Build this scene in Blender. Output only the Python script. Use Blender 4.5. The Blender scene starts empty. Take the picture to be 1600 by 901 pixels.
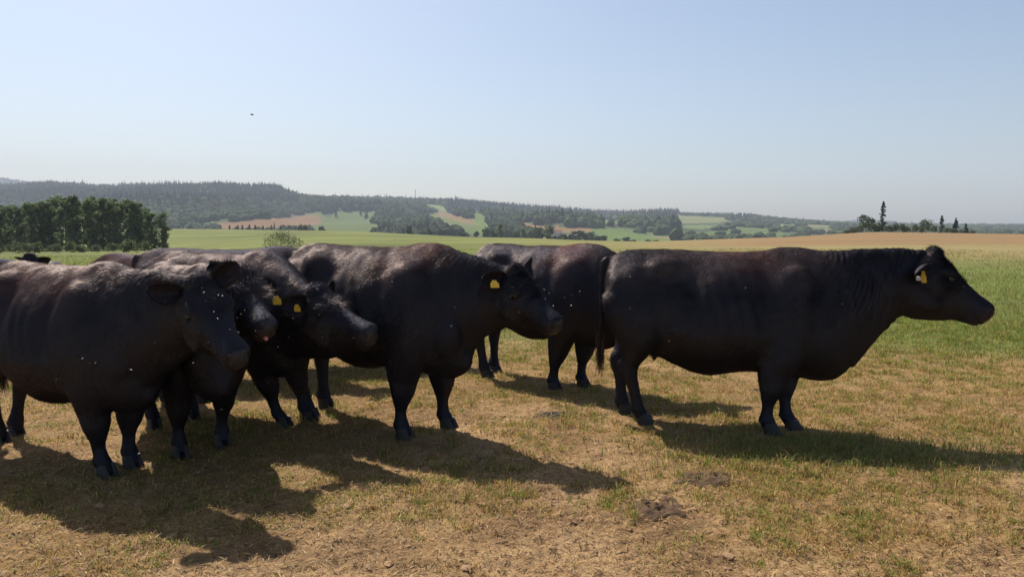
import bpy, math, random
import numpy as np
from mathutils import Vector

# ------------------------------------------------------------------ camera, world, sun, exposure
scene = bpy.context.scene
H, F, HY = 1.56, 1180.0, 355.0            # eye height, focal length in 1600-px pixels, horizon row
PITCH = math.atan((450.5 - HY) / F)
cam_d = bpy.data.cameras.new('camera'); cam = bpy.data.objects.new('camera', cam_d)
scene.collection.objects.link(cam); scene.camera = cam
cam.location = (0, 0, H); cam.rotation_euler = (math.pi/2 - PITCH, 0, 0)
cam_d.sensor_width = 36; cam_d.lens = 36*F/1600; cam_d.clip_start = .05; cam_d.clip_end = 30000

OFFX, OFFY = .42, -.70                    # shadow offset on the ground per metre of height
SUN_EL = math.atan(1/math.hypot(OFFX, OFFY)); SUN_AZ = math.atan2(-OFFX, -OFFY)   # azimuth from +Y clockwise
world = bpy.data.worlds.new('World'); scene.world = world; world.use_nodes = True
wn = world.node_tree; bg = wn.nodes['Background']
sky = wn.nodes.new('ShaderNodeTexSky'); sky.sky_type = 'NISHITA'; sky.sun_disc = False
sky.sun_elevation = SUN_EL; sky.sun_rotation = SUN_AZ
sky.air_density = 1.0; sky.dust_density = 2.2; sky.ozone_density = 1.6; sky.altitude = 400
wn.links.new(sky.outputs[0], bg.inputs[0]); bg.inputs[1].default_value = .089
sl = bpy.data.lights.new('sun', 'SUN'); sl.energy = 4.8; sl.angle = math.radians(.55); sl.color = (1, .93, .82)
sun = bpy.data.objects.new('sun', sl); scene.collection.objects.link(sun)
sun.rotation_euler = Vector((-OFFX, -OFFY, 1)).to_track_quat('Z', 'Y').to_euler()
sun.location = (-5, 8, 12)
vs = scene.view_settings; vs.view_transform = 'Standard'; vs.look = 'None'; vs.exposure = .52; vs.gamma = 1
scene.render.engine = 'CYCLES'
cy = scene.cycles; cy.use_denoising = True; cy.denoising_input_passes = 'RGB_ALBEDO_NORMAL'; cy.denoising_prefilter = 'ACCURATE'; scene.render.filter_size = 1.1; cy.max_bounces = 6; cy.diffuse_bounces = 3; cy.glossy_bounces = 2
cy.transmission_bounces = 3; cy.transparent_max_bounces = 4; cy.volume_bounces = 0
cy.use_adaptive_sampling = False; cy.sample_clamp_indirect = 4
HAZE = .00018

C = scene.collection
rng = np.random.default_rng(7); random.seed(7)

# ------------------------------------------------------------------ helpers
def tag(o, label=None, cat=None, group=None, kind=None):
    if label: o['label'] = label
    if cat: o['category'] = cat
    if group: o['group'] = group
    if kind: o['kind'] = kind
    return o

def empty(name, loc=(0,0,0), rz=0):
    o = bpy.data.objects.new(name, None); C.objects.link(o)
    o.location = loc; o.rotation_euler = (0,0,rz); o.empty_display_size = .2
    return o

def new_obj(name, me, parent=None):
    o = bpy.data.objects.new(name, me); C.objects.link(o)
    if parent: o.parent = parent
    return o

def mesh_np(name, V, F3=None, F4=None, mats=(), smooth=False, mi=None, attrs=None):
    V = np.asarray(V, np.float32); me = bpy.data.meshes.new(name)
    parts, tot = [], []
    if F3 is not None and len(F3): parts.append(np.asarray(F3, np.int32).ravel()); tot.append(np.full(len(F3), 3, np.int32))
    if F4 is not None and len(F4): parts.append(np.asarray(F4, np.int32).ravel()); tot.append(np.full(len(F4), 4, np.int32))
    L = np.concatenate(parts); T = np.concatenate(tot)
    me.vertices.add(len(V)); me.vertices.foreach_set('co', V.ravel())
    me.loops.add(len(L)); me.loops.foreach_set('vertex_index', L)
    me.polygons.add(len(T)); me.polygons.foreach_set('loop_start', np.concatenate([[0], np.cumsum(T)[:-1]]).astype(np.int32))
    try: me.polygons.foreach_set('loop_total', T)
    except Exception: pass
    for m in mats: me.materials.append(m)
    if mi is not None: me.polygons.foreach_set('material_index', np.asarray(mi, np.int32))
    me.polygons.foreach_set('use_smooth', np.full(len(T), smooth, bool))
    me.update(calc_edges=True)
    for k, a in (attrs or {}).items():
        a = np.asarray(a, np.float32)
        if a.ndim == 2:
            if a.shape[1] == 3: a = np.concatenate([a, np.ones((len(a), 1), np.float32)], 1)
            at = me.attributes.new(k, 'FLOAT_COLOR', 'POINT'); at.data.foreach_set('color', a.ravel())
        else:
            at = me.attributes.new(k, 'FLOAT', 'POINT'); at.data.foreach_set('value', a)
    return me

def sstep(a, b, x):
    t = np.clip((x-a)/(b-a), 0, 1); return t*t*(3-2*t)

def _hash(*c):
    h = np.zeros_like(c[0], dtype=np.uint64)
    for k, v in zip((374761393, 668265263, 2147483647, 1274126177), c):
        h = h + (v.astype(np.int64).astype(np.uint64))*np.uint64(k)
    h ^= h >> np.uint64(13); h = h*np.uint64(1274126177); h ^= h >> np.uint64(16)
    h = h*np.uint64(2246822519); h ^= h >> np.uint64(15)
    return ((h & np.uint64(0xffffff)).astype(np.float64))/float(0xffffff)*2-1

def noise2(x, y, s=0):
    xi, yi = np.floor(x), np.floor(y); fx, fy = x-xi, y-yi
    fx = fx*fx*(3-2*fx); fy = fy*fy*(3-2*fy); z = np.full_like(xi, s)
    a = _hash(xi, yi, z); b = _hash(xi+1, yi, z); c = _hash(xi, yi+1, z); d = _hash(xi+1, yi+1, z)
    return (a*(1-fx)+b*fx)*(1-fy)+(c*(1-fx)+d*fx)*fy

def fbm2(x, y, s=0, o=4):
    r = 0; a = .5
    for i in range(o): r = r+a*noise2(x*2**i+i*17.3, y*2**i-i*9.1, s+i); a *= .5
    return r

def noise3(p, s=0):
    i = np.floor(p); f = p-i; f = f*f*(3-2*f); z = np.full(len(p), float(s)); r = 0
    for dx in (0,1):
        for dy in (0,1):
            for dz in (0,1):
                w = (f[:,0] if dx else 1-f[:,0])*(f[:,1] if dy else 1-f[:,1])*(f[:,2] if dz else 1-f[:,2])
                r = r+w*_hash(i[:,0]+dx, i[:,1]+dy, i[:,2]+dz, z)
    return r

def P(px, py, Y):
    """world point seen at 1600-px pixel (px, py) at forward distance Y along the ground"""
    dx = (px-800)/F; dv = -(py-450.5)/F
    yy = math.cos(PITCH)+dv*math.sin(PITCH); zz = -math.sin(PITCH)+dv*math.cos(PITCH)
    return np.array([dx/yy*Y, Y, H+zz/yy*Y])

def nodes(m):
    m.use_nodes = True; nt = m.node_tree; nt.nodes.clear()
    out = nt.nodes.new('ShaderNodeOutputMaterial'); return nt, out

def N(nt, t, **kw):
    n = nt.nodes.new(t)
    for k, v in kw.items():
        if k in n.inputs: n.inputs[k].default_value = v
        else: setattr(n, k, v)
    return n

def simple_mat(name, col, rough=.8, noise=0, scale=20, metallic=0, bump=0, spec=.5):
    m = bpy.data.materials.new(name); nt, out = nodes(m); b = N(nt, 'ShaderNodeBsdfPrincipled')
    b.inputs['Roughness'].default_value = rough; b.inputs['Metallic'].default_value = metallic
    b.inputs['Specular IOR Level'].default_value = spec
    b.inputs['Base Color'].default_value = (*col, 1)
    if noise or bump:
        tc = N(nt, 'ShaderNodeTexCoord'); n = N(nt, 'ShaderNodeTexNoise', Scale=scale, Detail=5.0)
        nt.links.new(tc.outputs['Object'], n.inputs['Vector'])
        if noise:
            mx = N(nt, 'ShaderNodeMix', data_type='RGBA')
            mx.inputs[6].default_value = (*[c*(1-noise) for c in col], 1); mx.inputs[7].default_value = (*[min(1, c*(1+noise)) for c in col], 1)
            nt.links.new(n.outputs[0], mx.inputs[0]); nt.links.new(mx.outputs[2], b.inputs['Base Color'])
        if bump:
            bp = N(nt, 'ShaderNodeBump', Strength=bump, Distance=.01); nt.links.new(n.outputs[0], bp.inputs['Height'])
            nt.links.new(bp.outputs[0], b.inputs['Normal'])
    nt.links.new(b.outputs[0], out.inputs[0]); return m

def leaf_mat(name, trans=.35, rough=.6, attr='col', gloss=.25):
    m = bpy.data.materials.new(name); nt, out = nodes(m)
    a = N(nt, 'ShaderNodeAttribute', attribute_name=attr)
    d = N(nt, 'ShaderNodeBsdfPrincipled'); d.inputs['Roughness'].default_value = rough; d.inputs['Specular IOR Level'].default_value = gloss
    t = N(nt, 'ShaderNodeBsdfTranslucent'); mx = N(nt, 'ShaderNodeMixShader', Fac=trans)
    nt.links.new(a.outputs['Color'], d.inputs['Base Color']); nt.links.new(a.outputs['Color'], t.inputs['Color'])
    nt.links.new(d.outputs[0], mx.inputs[1]); nt.links.new(t.outputs[0], mx.inputs[2]); nt.links.new(mx.outputs[0], out.inputs[0])
    return m

# ------------------------------------------------------------------ terrain
COLS = np.array([-1400, -400, 0, 270, 500, 800, 1000, 1200, 1370, 1600, 2100, 3000], float)
RR = np.array([12, 25, 50, 100, 150, 200, 300, 400, 700], float)
OFF = {  # rows below the horizon (1600-px pixels) of the ground at each distance
 12: [153.4]*12, 25: [74]*12,
 50: [46,46,46,44,40,37,37,37,37,37,37,37],
 100:[42,42,42,40,28,25,25,21,18,18.5,18,18],
 150:[38,38,38,35,20,20,22.8,18,12.5,14,14,14],
 200:[28,28,28,23,14,17.5,22,16.2,7.4,10.5,11,11],
 300:[11,11,11,9,8.5,16.2,24,22,17,18,18,18],
 400:[2,2,2,2.4,4.8,17,27,30,30,28,28,28],
 700:[24]*12}
ZT = np.array([[H-o/F*r for o in OFF[int(r)]] for r in RR])     # [r, col]
RIDGE = np.array([[-1400,300],[-400,302],[0,298],[60,296],[190,299],[200,297],[350,297],[440,306],[470,314],[600,314],[740,321],[830,331],[930,337],
                  [1045,338],[1060,338],[1130,342],[1200,346],[1330,350.5],[1450,353],[1600,354],[2100,352],[3000,352]], float)
RIDGE2 = np.array([[-1400,284],[-100,279],[0,281],[30,285],[60,289],[90,287.5],[140,296],[300,300],[1000,346],[1150,345],[1230,347],[1300,349],[1345,344],[1385,346],[1440,354],
                  [1500,358],[1540,356],[1570,352],[1600,350],[1750,346],[2100,340],[3000,340]], float)

def terrain(x, y):
    x = np.asarray(x, float); y = np.asarray(y, float)
    r = np.hypot(x, y)+1e-6; az = np.arctan2(x, y)
    ca = np.cos(az)
    px = np.where(np.abs(az) < 1.05, 800+F*np.tan(np.clip(az, -1.05, 1.05)), np.where(az > 0, 2900, -1300))
    px = np.clip(px, -1400, 3000)
    back = sstep(1.1, 2.6, np.abs(az))                        # behind the camera all columns blend
    d = r*np.clip(ca, .45, 1)                                  # forward distance
    ci = np.clip(np.searchsorted(COLS, px)-1, 0, len(COLS)-2); cf = (px-COLS[ci])/(COLS[ci+1]-COLS[ci]); cf = cf*cf*(3-2*cf)*.5+cf*.5
    lr = np.log(np.clip(d, RR[0], RR[-1])); LR = np.log(RR)
    ri = np.clip(np.searchsorted(LR, lr)-1, 0, len(RR)-2); rf = (lr-LR[ri])/(LR[ri+1]-LR[ri])
    z = (ZT[ri, ci]*(1-cf)+ZT[ri, ci+1]*cf)*(1-rf)+(ZT[ri+1, ci]*(1-cf)+ZT[ri+1, ci+1]*cf)*rf
    zm = np.interp(lr, LR, ZT.mean(1)); z = z*(1-back)+zm*back
    # hills
    t1 = H-(np.interp(px, RIDGE[:,0], RIDGE[:,1])-HY)/F*2600
    t2 = H-(np.interp(px, RIDGE2[:,0], RIDGE2[:,1])-HY)/F*4600
    t1 = t1*(1-back)+20*back; t2 = t2*(1-back)+50*back
    z0 = H-24/F*700
    u = np.clip((d-750)/(2600-750), 0, 1); rel = fbm2(x/360, y/300, 5, 3)
    zh = z0+(t1-z0)*(.35*u+.65*sstep(0, 1, u))
    zh = zh+rel*40*np.sin(np.pi*np.clip(u, 0, 1))**.8*np.clip((t1-z0)/60, .15, 1)
    v = np.clip((d-2600)/700, 0, 1); dip = t1-25*sstep(0, 1, v)
    w = sstep(3300, 4600, d); far = dip*(1-w)+t2*w
    far = np.where(d > 4600, t2-sstep(4600, 6500, d)*60, far)
    zh = np.where(d > 2600, far, zh)
    z = np.where(d > 700, np.where(d > 750, zh, z), z)
    # micro relief
    near = np.clip(1-r/60, 0, 1)
    z = z+near*(.018*fbm2(x*.9, y*.9, 1, 3)+.024*fbm2(x*6, y*6, 2, 3)+.018*np.maximum(0, noise2(x*15, y*15, 3))*sstep(14, 6, r)+.008*noise2(x*34, y*34, 4)*sstep(9, 4, r))
    return z

def tz(x, y): return float(terrain(np.array([x]), np.array([y]))[0])

def proj(x, y, z):
    return 800+F*x/y, HY-(z-H)/y*F

FIELDS = [  # hillside fields, each a colour and its outline
 ((.19,.115,.062), [(338,347),(400,342),(500,337),(505,344),(498,352),(420,357),(342,357)]),
 ((.085,.125,.034), [(462,333),(500,332),(512,338),(572,346),(600,352),(585,362),(480,362),(503,346),(502,338)]),
 ((.09,.13,.034), [(664,336),(690,330),(722,340),(775,358),(775,372),(735,366),(700,352)]),
 ((.18,.125,.06), [(676,333),(690,331),(742,343),(742,352),(700,342)]),
 ((.095,.15,.032), [(737,329),(764,340),(764,370),(748,362),(739,345)]),
 ((.14,.20,.07), [(655,318),(690,329),(704,332),(690,322)]),
 ((.19,.125,.065), [(803,345),(830,350),(930,358),(925,363),(860,363),(820,357)]),
 ((.09,.15,.032), [(922,358),(962,358),(1010,370),(1078,378),(1000,384),(950,380),(936,367)]),
 ((.15,.18,.08), [(1053,336),(1128,340),(1142,347),(1062,350)]),
 ((.13,.18,.08), [(1062,352),(1110,352),(1118,357),(1068,357)]),
 ((.15,.18,.08), [(940,343.5),(970,344),(970,348),(940,348)]),
 ((.17,.20,.09), [(1170,351),(1235,352),(1235,355),(1170,354)]),
 ((.25,.2,.13), [(1205,356),(1235,357),(1235,360),(1205,359)]),
 ((.20,.19,.12), [(1255,351),(1300,352),(1300,354),(1255,353)]),
]
def in_poly(x, y, poly):
    ins = np.zeros(len(x), bool); n = len(poly)
    for i in range(n):
        x1, y1 = poly[i]; x2, y2 = poly[(i+1) % n]
        c = ((y1 > y) != (y2 > y)) & (x < (x2-x1)*(y-y1)/(y2-y1+1e-9)+x1); ins ^= c
    return ins

def zone_color(x, y, z):
    """base colour of the land (linear)"""
    r = np.hypot(x, y); n = len(x); az = np.arctan2(x, y)
    px = np.where(np.abs(az) < 1.3, 800+F*np.tan(np.clip(az, -1.3, 1.3)), np.where(az > 0, 4000, -3000))
    nb = fbm2(x*.5, y*.5, 11, 4); ns = fbm2(x*2.3, y*2.3, 12, 3)
    soil = np.array([.455,.30,.158]); soil2 = np.array([.21,.125,.065]); thatch = np.array([.27,.165,.065]); green = np.array([.115,.145,.032])
    col = soil+(soil2-soil)*np.clip(.45+ns*1.1, 0, 1)[:,None]
    th = sstep(-.25, .35, nb+(r-6)/9); col = col*(1-th[:,None]*.8)+thatch*th[:,None]*.8
    g1 = sstep(9.5, 13, r+nb*3); gcol = green*(1+.35*fbm2(x*.35, y*.35, 14, 3))[:,None]
    col = col*(1-g1[:,None]*.9)+gcol*g1[:,None]*.9
    # pasture beyond, stubble to the right
    pl = sstep(30, 55, r); past = np.array([.125,.14,.034])*(1+.5*fbm2(x*.04, y*.012, 15, 4))[:,None]*(1+.18*noise2(x*.01, y*.07, 19))[:,None]
    dry = np.array([.25,.20,.085]); dl = sstep(650, 1250, px+60*nb)
    past = past*(1-dl[:,None])+dry*(1+.2*nb)[:,None]*dl[:,None]
    col = col*(1-pl[:,None])+past*pl[:,None]
    st = sstep(62, 74, r*np.cos(np.clip(az,-1.2,1.2))+8*nb-(px-1400)*.004)*sstep(930, 1230, px+30*nb)
    stub = np.array([.235,.150,.068])*(1+.22*np.sin(y*1.1+x*.18)*.35+.25*fbm2(x*.05, y*.5, 16, 3))[:,None]
    col = col*(1-st[:,None])+stub*st[:,None]
    # hills
    yy = np.maximum(y, 1); hx, hy = proj(x, yy, z); hx = hx+3*noise2(x*.02, y*.02, 31); hy = hy+.6*noise2(x*.02, y*.02, 32)
    hill = (r > 640); base = np.array([.045,.065,.03])
    hc = np.tile(base, (n, 1)); op = fbm2(x/120, y/150, 22, 2)
    o = (op > .22) & ((hx > 520) | (hy > 347)) & (hy > 331); hc[o] = np.where(noise2(x/260, y/260, 23)[o,None] > .25, (.19,.14,.07), (.09,.13,.0345))
    for c, pl_ in FIELDS: hc[in_poly(hx, hy, pl_)] = np.array(c)*[1.05, .95, .75]
    col[hill] = hc[hill]
    return col, px

def build_ground():
    th = np.concatenate([np.linspace(-math.pi, -.80, 70)[:-1], np.linspace(-.80, .80, 620), np.linspace(.80, math.pi, 70)[1:]])
    th = th[:-1]
    rr = [.0]; r = 1.2
    while r < 5150:
        rr.append(r); r *= 1.0068 if r < 30 else (1.012 if r < 450 else 1.017)
    rr = np.array(rr+[5180.0]); nr, nt_ = len(rr), len(th)
    R_, T_ = np.meshgrid(rr[1:], th, indexing='ij'); x = (R_*np.sin(T_)).ravel(); y = (R_*np.cos(T_)).ravel()
    z = terrain(x, y); col, px = zone_color(x, y, z)
    i = np.arange(nr-2)[:,None]*nt_; j = np.arange(nt_)[None]; j2 = (j+1) % nt_
    Fq = np.stack([i+j, i+nt_+j, i+nt_+j2, i+j2], -1).reshape(-1, 4)
    V = np.stack([x, y, z], 1); c0 = len(V); V = np.vstack([V, [0, 0, tz(0, .01)]]); col = np.vstack([col, col[:1]])
    F3 = np.stack([np.full(nt_, c0), np.arange(nt_), (np.arange(nt_)+1) % nt_], 1)
    m = bpy.data.materials.new('soil_and_pasture'); nt, out = nodes(m)
    b = N(nt, 'ShaderNodeBsdfPrincipled'); b.inputs['Roughness'].default_value = .95; b.inputs['Specular IOR Level'].default_value = .12
    at = N(nt, 'ShaderNodeAttribute', attribute_name='col'); tc = N(nt, 'ShaderNodeTexCoord')
    n1 = N(nt, 'ShaderNodeTexNoise', Scale=38.0, Detail=8.0, Roughness=.72); n2 = N(nt, 'ShaderNodeTexNoise', Scale=7.0, Detail=6.0, Roughness=.65)
    n3 = N(nt, 'ShaderNodeTexNoise', Scale=.6, Detail=9.0, Roughness=.8)
    for q in (n1, n2, n3): nt.links.new(tc.outputs['Object'], q.inputs['Vector'])
    def ramp(src, lo, hi, a, c):
        mr = N(nt, 'ShaderNodeMapRange'); mr.inputs[1].default_value = lo; mr.inputs[2].default_value = hi; mr.inputs[3].default_value = a; mr.inputs[4].default_value = c
        nt.links.new(src, mr.inputs[0]); return mr.outputs[0]
    m1 = N(nt, 'ShaderNodeMath', operation='MULTIPLY'); nt.links.new(ramp(n1.outputs[0], .3, .7, .6, 1.35), m1.inputs[0]); nt.links.new(ramp(n2.outputs[0], .3, .7, .75, 1.2), m1.inputs[1])
    m2 = N(nt, 'ShaderNodeMath', operation='MULTIPLY'); nt.links.new(m1.outputs[0], m2.inputs[0]); nt.links.new(ramp(n3.outputs[0], .3, .7, .8, 1.2), m2.inputs[1])
    vm = N(nt, 'ShaderNodeVectorMath', operation='SCALE'); nt.links.new(at.outputs['Color'], vm.inputs[0]); nt.links.new(m2.outputs[0], vm.inputs['Scale'])
    nt.links.new(vm.outputs[0], b.inputs['Base Color'])
    add = N(nt, 'ShaderNodeMath', operation='ADD'); nt.links.new(n1.outputs[0], add.inputs[0]); nt.links.new(n2.outputs[0], add.inputs[1])
    bp = N(nt, 'ShaderNodeBump', Strength=.9, Distance=.02); nt.links.new(add.outputs[0], bp.inputs['Height']); nt.links.new(bp.outputs[0], b.inputs['Normal'])
    nt.links.new(b.outputs[0], out.inputs[0])
    me = mesh_np('ground', V, F3, Fq, [m], True, attrs={'col': col})
    o = new_obj('ground', me); tag(o, 'dry trampled pasture running out to far fields and hills', 'ground', kind='structure')
build_ground()

# ------------------------------------------------------------------ cows
def material_coat():
    m = bpy.data.materials.new('black_coat'); nt, out = nodes(m)
    b = N(nt, 'ShaderNodeBsdfPrincipled'); tc = N(nt, 'ShaderNodeTexCoord'); at = N(nt, 'ShaderNodeAttribute', attribute_name='col')
    n = N(nt, 'ShaderNodeTexNoise', Scale=22.0, Detail=6.0, Roughness=.7)
    mp = N(nt, 'ShaderNodeMapping'); mp.inputs['Scale'].default_value = (1, 1, .35)
    nh = N(nt, 'ShaderNodeTexNoise', Scale=150.0, Detail=4.0, Roughness=.7)
    nt.links.new(tc.outputs['Object'], n.inputs['Vector']); nt.links.new(tc.outputs['Object'], mp.inputs[0]); nt.links.new(mp.outputs[0], nh.inputs['Vector'])
    mr = N(nt, 'ShaderNodeMapRange'); mr.inputs[1].default_value = .3; mr.inputs[2].default_value = .7; mr.inputs[3].default_value = .6; mr.inputs[4].default_value = 1.4
    nt.links.new(n.outputs[0], mr.inputs[0]); vm = N(nt, 'ShaderNodeVectorMath', operation='SCALE')
    nt.links.new(at.outputs['Color'], vm.inputs[0]); nt.links.new(mr.outputs[0], vm.inputs['Scale']); nt.links.new(vm.outputs[0], b.inputs['Base Color'])
    b.inputs['Specular IOR Level'].default_value = 0; b.inputs['Roughness'].default_value = .9
    gl = N(nt, 'ShaderNodeBsdfGlossy', Roughness=.56); gl.inputs['Color'].default_value = (.0215,.0215,.028,1)
    gl2 = N(nt, 'ShaderNodeBsdfGlossy', Roughness=.34); gl2.inputs['Color'].default_value = (.005,.0055,.0075,1)
    ad = N(nt, 'ShaderNodeAddShader'); ad2 = N(nt, 'ShaderNodeAddShader')
    bp = N(nt, 'ShaderNodeBump', Strength=.55, Distance=.006); nt.links.new(nh.outputs[0], bp.inputs['Height'])
    bp2 = N(nt, 'ShaderNodeBump', Strength=.35, Distance=.02); nt.links.new(n.outputs[0], bp2.inputs['Height']); nt.links.new(bp.outputs[0], bp2.inputs['Normal'])
    for q in (b, gl, gl2): nt.links.new(bp2.outputs[0], q.inputs['Normal'])
    nt.links.new(gl.outputs[0], ad.inputs[0]); nt.links.new(gl2.outputs[0], ad.inputs[1]); nt.links.new(b.outputs[0], ad2.inputs[0]); nt.links.new(ad.outputs[0], ad2.inputs[1])
    nt.links.new(ad2.outputs[0], out.inputs[0]); return m
M_COAT = material_coat()
def hair_mat():
    m = bpy.data.materials.new('coat_hair'); nt, out = nodes(m); a = N(nt, 'ShaderNodeAttribute', attribute_name='col')
    d = N(nt, 'ShaderNodeBsdfDiffuse'); t = N(nt, 'ShaderNodeBsdfTranslucent'); g_ = N(nt, 'ShaderNodeBsdfGlossy', Roughness=.45); g_.inputs['Color'].default_value = (.046,.039,.038,1)
    a1 = N(nt, 'ShaderNodeAddShader'); mx = N(nt, 'ShaderNodeMixShader', Fac=.15)
    nt.links.new(a.outputs['Color'], d.inputs[0]); nt.links.new(a.outputs['Color'], t.inputs[0]); nt.links.new(d.outputs[0], mx.inputs[1]); nt.links.new(t.outputs[0], mx.inputs[2])
    nt.links.new(mx.outputs[0], a1.inputs[0]); nt.links.new(g_.outputs[0], a1.inputs[1]); nt.links.new(a1.outputs[0], out.inputs[0]); return m
M_HAIR = hair_mat()
M_HOOF = simple_mat('hoof_horn', (.020,.018,.017), .6, .4, 30, bump=.3)
M_EYE = simple_mat('eye_gloss', (.006,.005,.005), .12)
M_NOSE = simple_mat('nose_skin', (.016,.0135,.014), .45, .3, 60, bump=.4)
M_TAG = simple_mat('yellow_tag_plastic', (.75,.50,.04), .45, .12, 30)
M_TAGP = simple_mat('pale_tag_plastic', (.45,.38,.30), .5, .12, 30)
M_TONGUE = simple_mat('tongue_skin', (.62,.25,.15), .4, .2, 40)

def unit(v): v = np.asarray(v, float); return v/np.linalg.norm(v)

class Soup:
    def __init__(s): s.V, s.F, s.n = [], [], 0
    def add(s, V, Fs):
        s.V.append(np.asarray(V, float)); s.F += [tuple(i+s.n for i in f) for f in Fs]; s.n += len(V)
    def loft(s, rings):
        k = len(rings[0]); n = len(rings); V = np.vstack(rings); Fs = []
        for i in range(n-1):
            for j in range(k): Fs.append((i*k+j, i*k+(j+1) % k, (i+1)*k+(j+1) % k, (i+1)*k+j))
        c0, c1 = V[:k].mean(0), V[-k:].mean(0); V = np.vstack([V, c0, c1]); a, b = n*k, n*k+1
        for j in range(k): Fs.append((a, (j+1) % k, j)); Fs.append((b, (n-1)*k+j, (n-1)*k+(j+1) % k))
        # keep the winding outward
        s.add(V, Fs)
    def ell(s, c, r, R=None, k=16):
        c = np.asarray(c, float); rings = []
        for i in range(1, k):
            t = math.pi*i/k; ring = []
            for j in range(20):
                p = 2*math.pi*j/20; v = np.array([math.cos(t)*r[0], math.sin(t)*math.cos(p)*r[1], math.sin(t)*math.sin(p)*r[2]])
                ring.append(c+(R@v if R is not None else v))
            rings.append(np.array(ring))
        s.loft(rings)

def catmull(keys, n):
    """keys: list of rows; smooth interpolation to n rows"""
    K = np.asarray(keys, float); m = len(K); t = np.linspace(0, m-1, n); out = []
    for q in t:
        i = min(int(q), m-2); f = q-i; p0 = K[max(i-1, 0)]; p1 = K[i]; p2 = K[i+1]; p3 = K[min(i+2, m-1)]
        out.append(.5*((2*p1)+(p2-p0)*f+(2*p0-5*p1+4*p2-p3)*f*f+(3*p1-p0-3*p2+p3)*f**3))
    return np.array(out)

TORSO_OLD = [  # x, top, bottom, half width, height of widest (0..1), top sharpness
 (-.955,1.16,.98,.09), (-.93,1.26,.84,.17), (-.88,1.33,.72,.23), (-.80,1.375,.63,.27), (-.68,1.392,.585,.285), (-.52,1.385,.57,.30), (-.36,1.376,.52,.335),
 (-.18,1.372,.478,.37), (0,1.372,.49,.38), (.18,1.376,.50,.365), (.36,1.385,.495,.335), (.52,1.392,.465,.31), (.64,1.375,.41,.275), (.75,1.35,.40,.235), (.84,1.32,.46,.18), (.90,1.26,.58,.11)]

TORSO = [
 (-.955,1.16,.98,.09), (-.93,1.26,.84,.17), (-.88,1.33,.71,.23), (-.80,1.375,.61,.27), (-.68,1.392,.56,.285), (-.52,1.385,.545,.305), (-.36,1.376,.49,.34),
 (-.18,1.372,.440,.375), (-.05,1.372,.448,.388), (.10,1.372,.475,.385), (.22,1.376,.478,.36), (.36,1.385,.475,.335), (.52,1.392,.44,.31), (.64,1.375,.395,.28), (.75,1.35,.39,.245), (.84,1.32,.43,.20), (.91,1.26,.52,.13)]

HEADS = [  # s along the face, forehead lift, depth, half width
 (-.015,-.05,.18,.08), (.02,-.012,.27,.108), (.07,.006,.34,.126), (.13,.010,.385,.134), (.20,.0,.39,.126), (.27,-.006,.352,.105), (.34,-.010,.295,.086),
 (.41,-.008,.238,.074), (.455,-.003,.208,.076), (.50,.003,.190,.080), (.533,.001,.174,.078), (.556,-.012,.148,.069), (.571,-.028,.115,.054), (.580,-.045,.075,.034)]


def front_leg(side, knee=0):
    y = .185*side
    return [(.46,y*1.05,1.05,.20,.075), (.45,y*1.1,.85,.20,.10), (.42,y*1.1,.68,.175,.105), (.39,y*1.05,.54,.140,.098), (.362,y,.42,.105,.078), (.354,y,.335,.082,.074),
            (.345,y,.28,.066,.060), (.335,y,.21,.043,.041), (.332,y,.14,.046,.043), (.334,y,.10,.060,.055), (.352,y,.065,.055,.050), (.362,y,.035,.058,.054)]
def hind_leg(side):
    y = .20*side
    return [(-.68,y*.85,1.15,.20,.10), (-.70,y,.98,.235,.115), (-.69,y*1.08,.80,.215,.115), (-.70,y*1.1,.66,.155,.10), (-.745,y*1.05,.56,.10,.075), (-.80,y,.48,.080,.058),
            (-.805,y,.41,.062,.050), (-.785,y,.30,.045,.041), (-.765,y,.19,.044,.041), (-.757,y,.115,.060,.054), (-.735,y,.07,.056,.050), (-.72,y,.035,.059,.054)]

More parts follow.
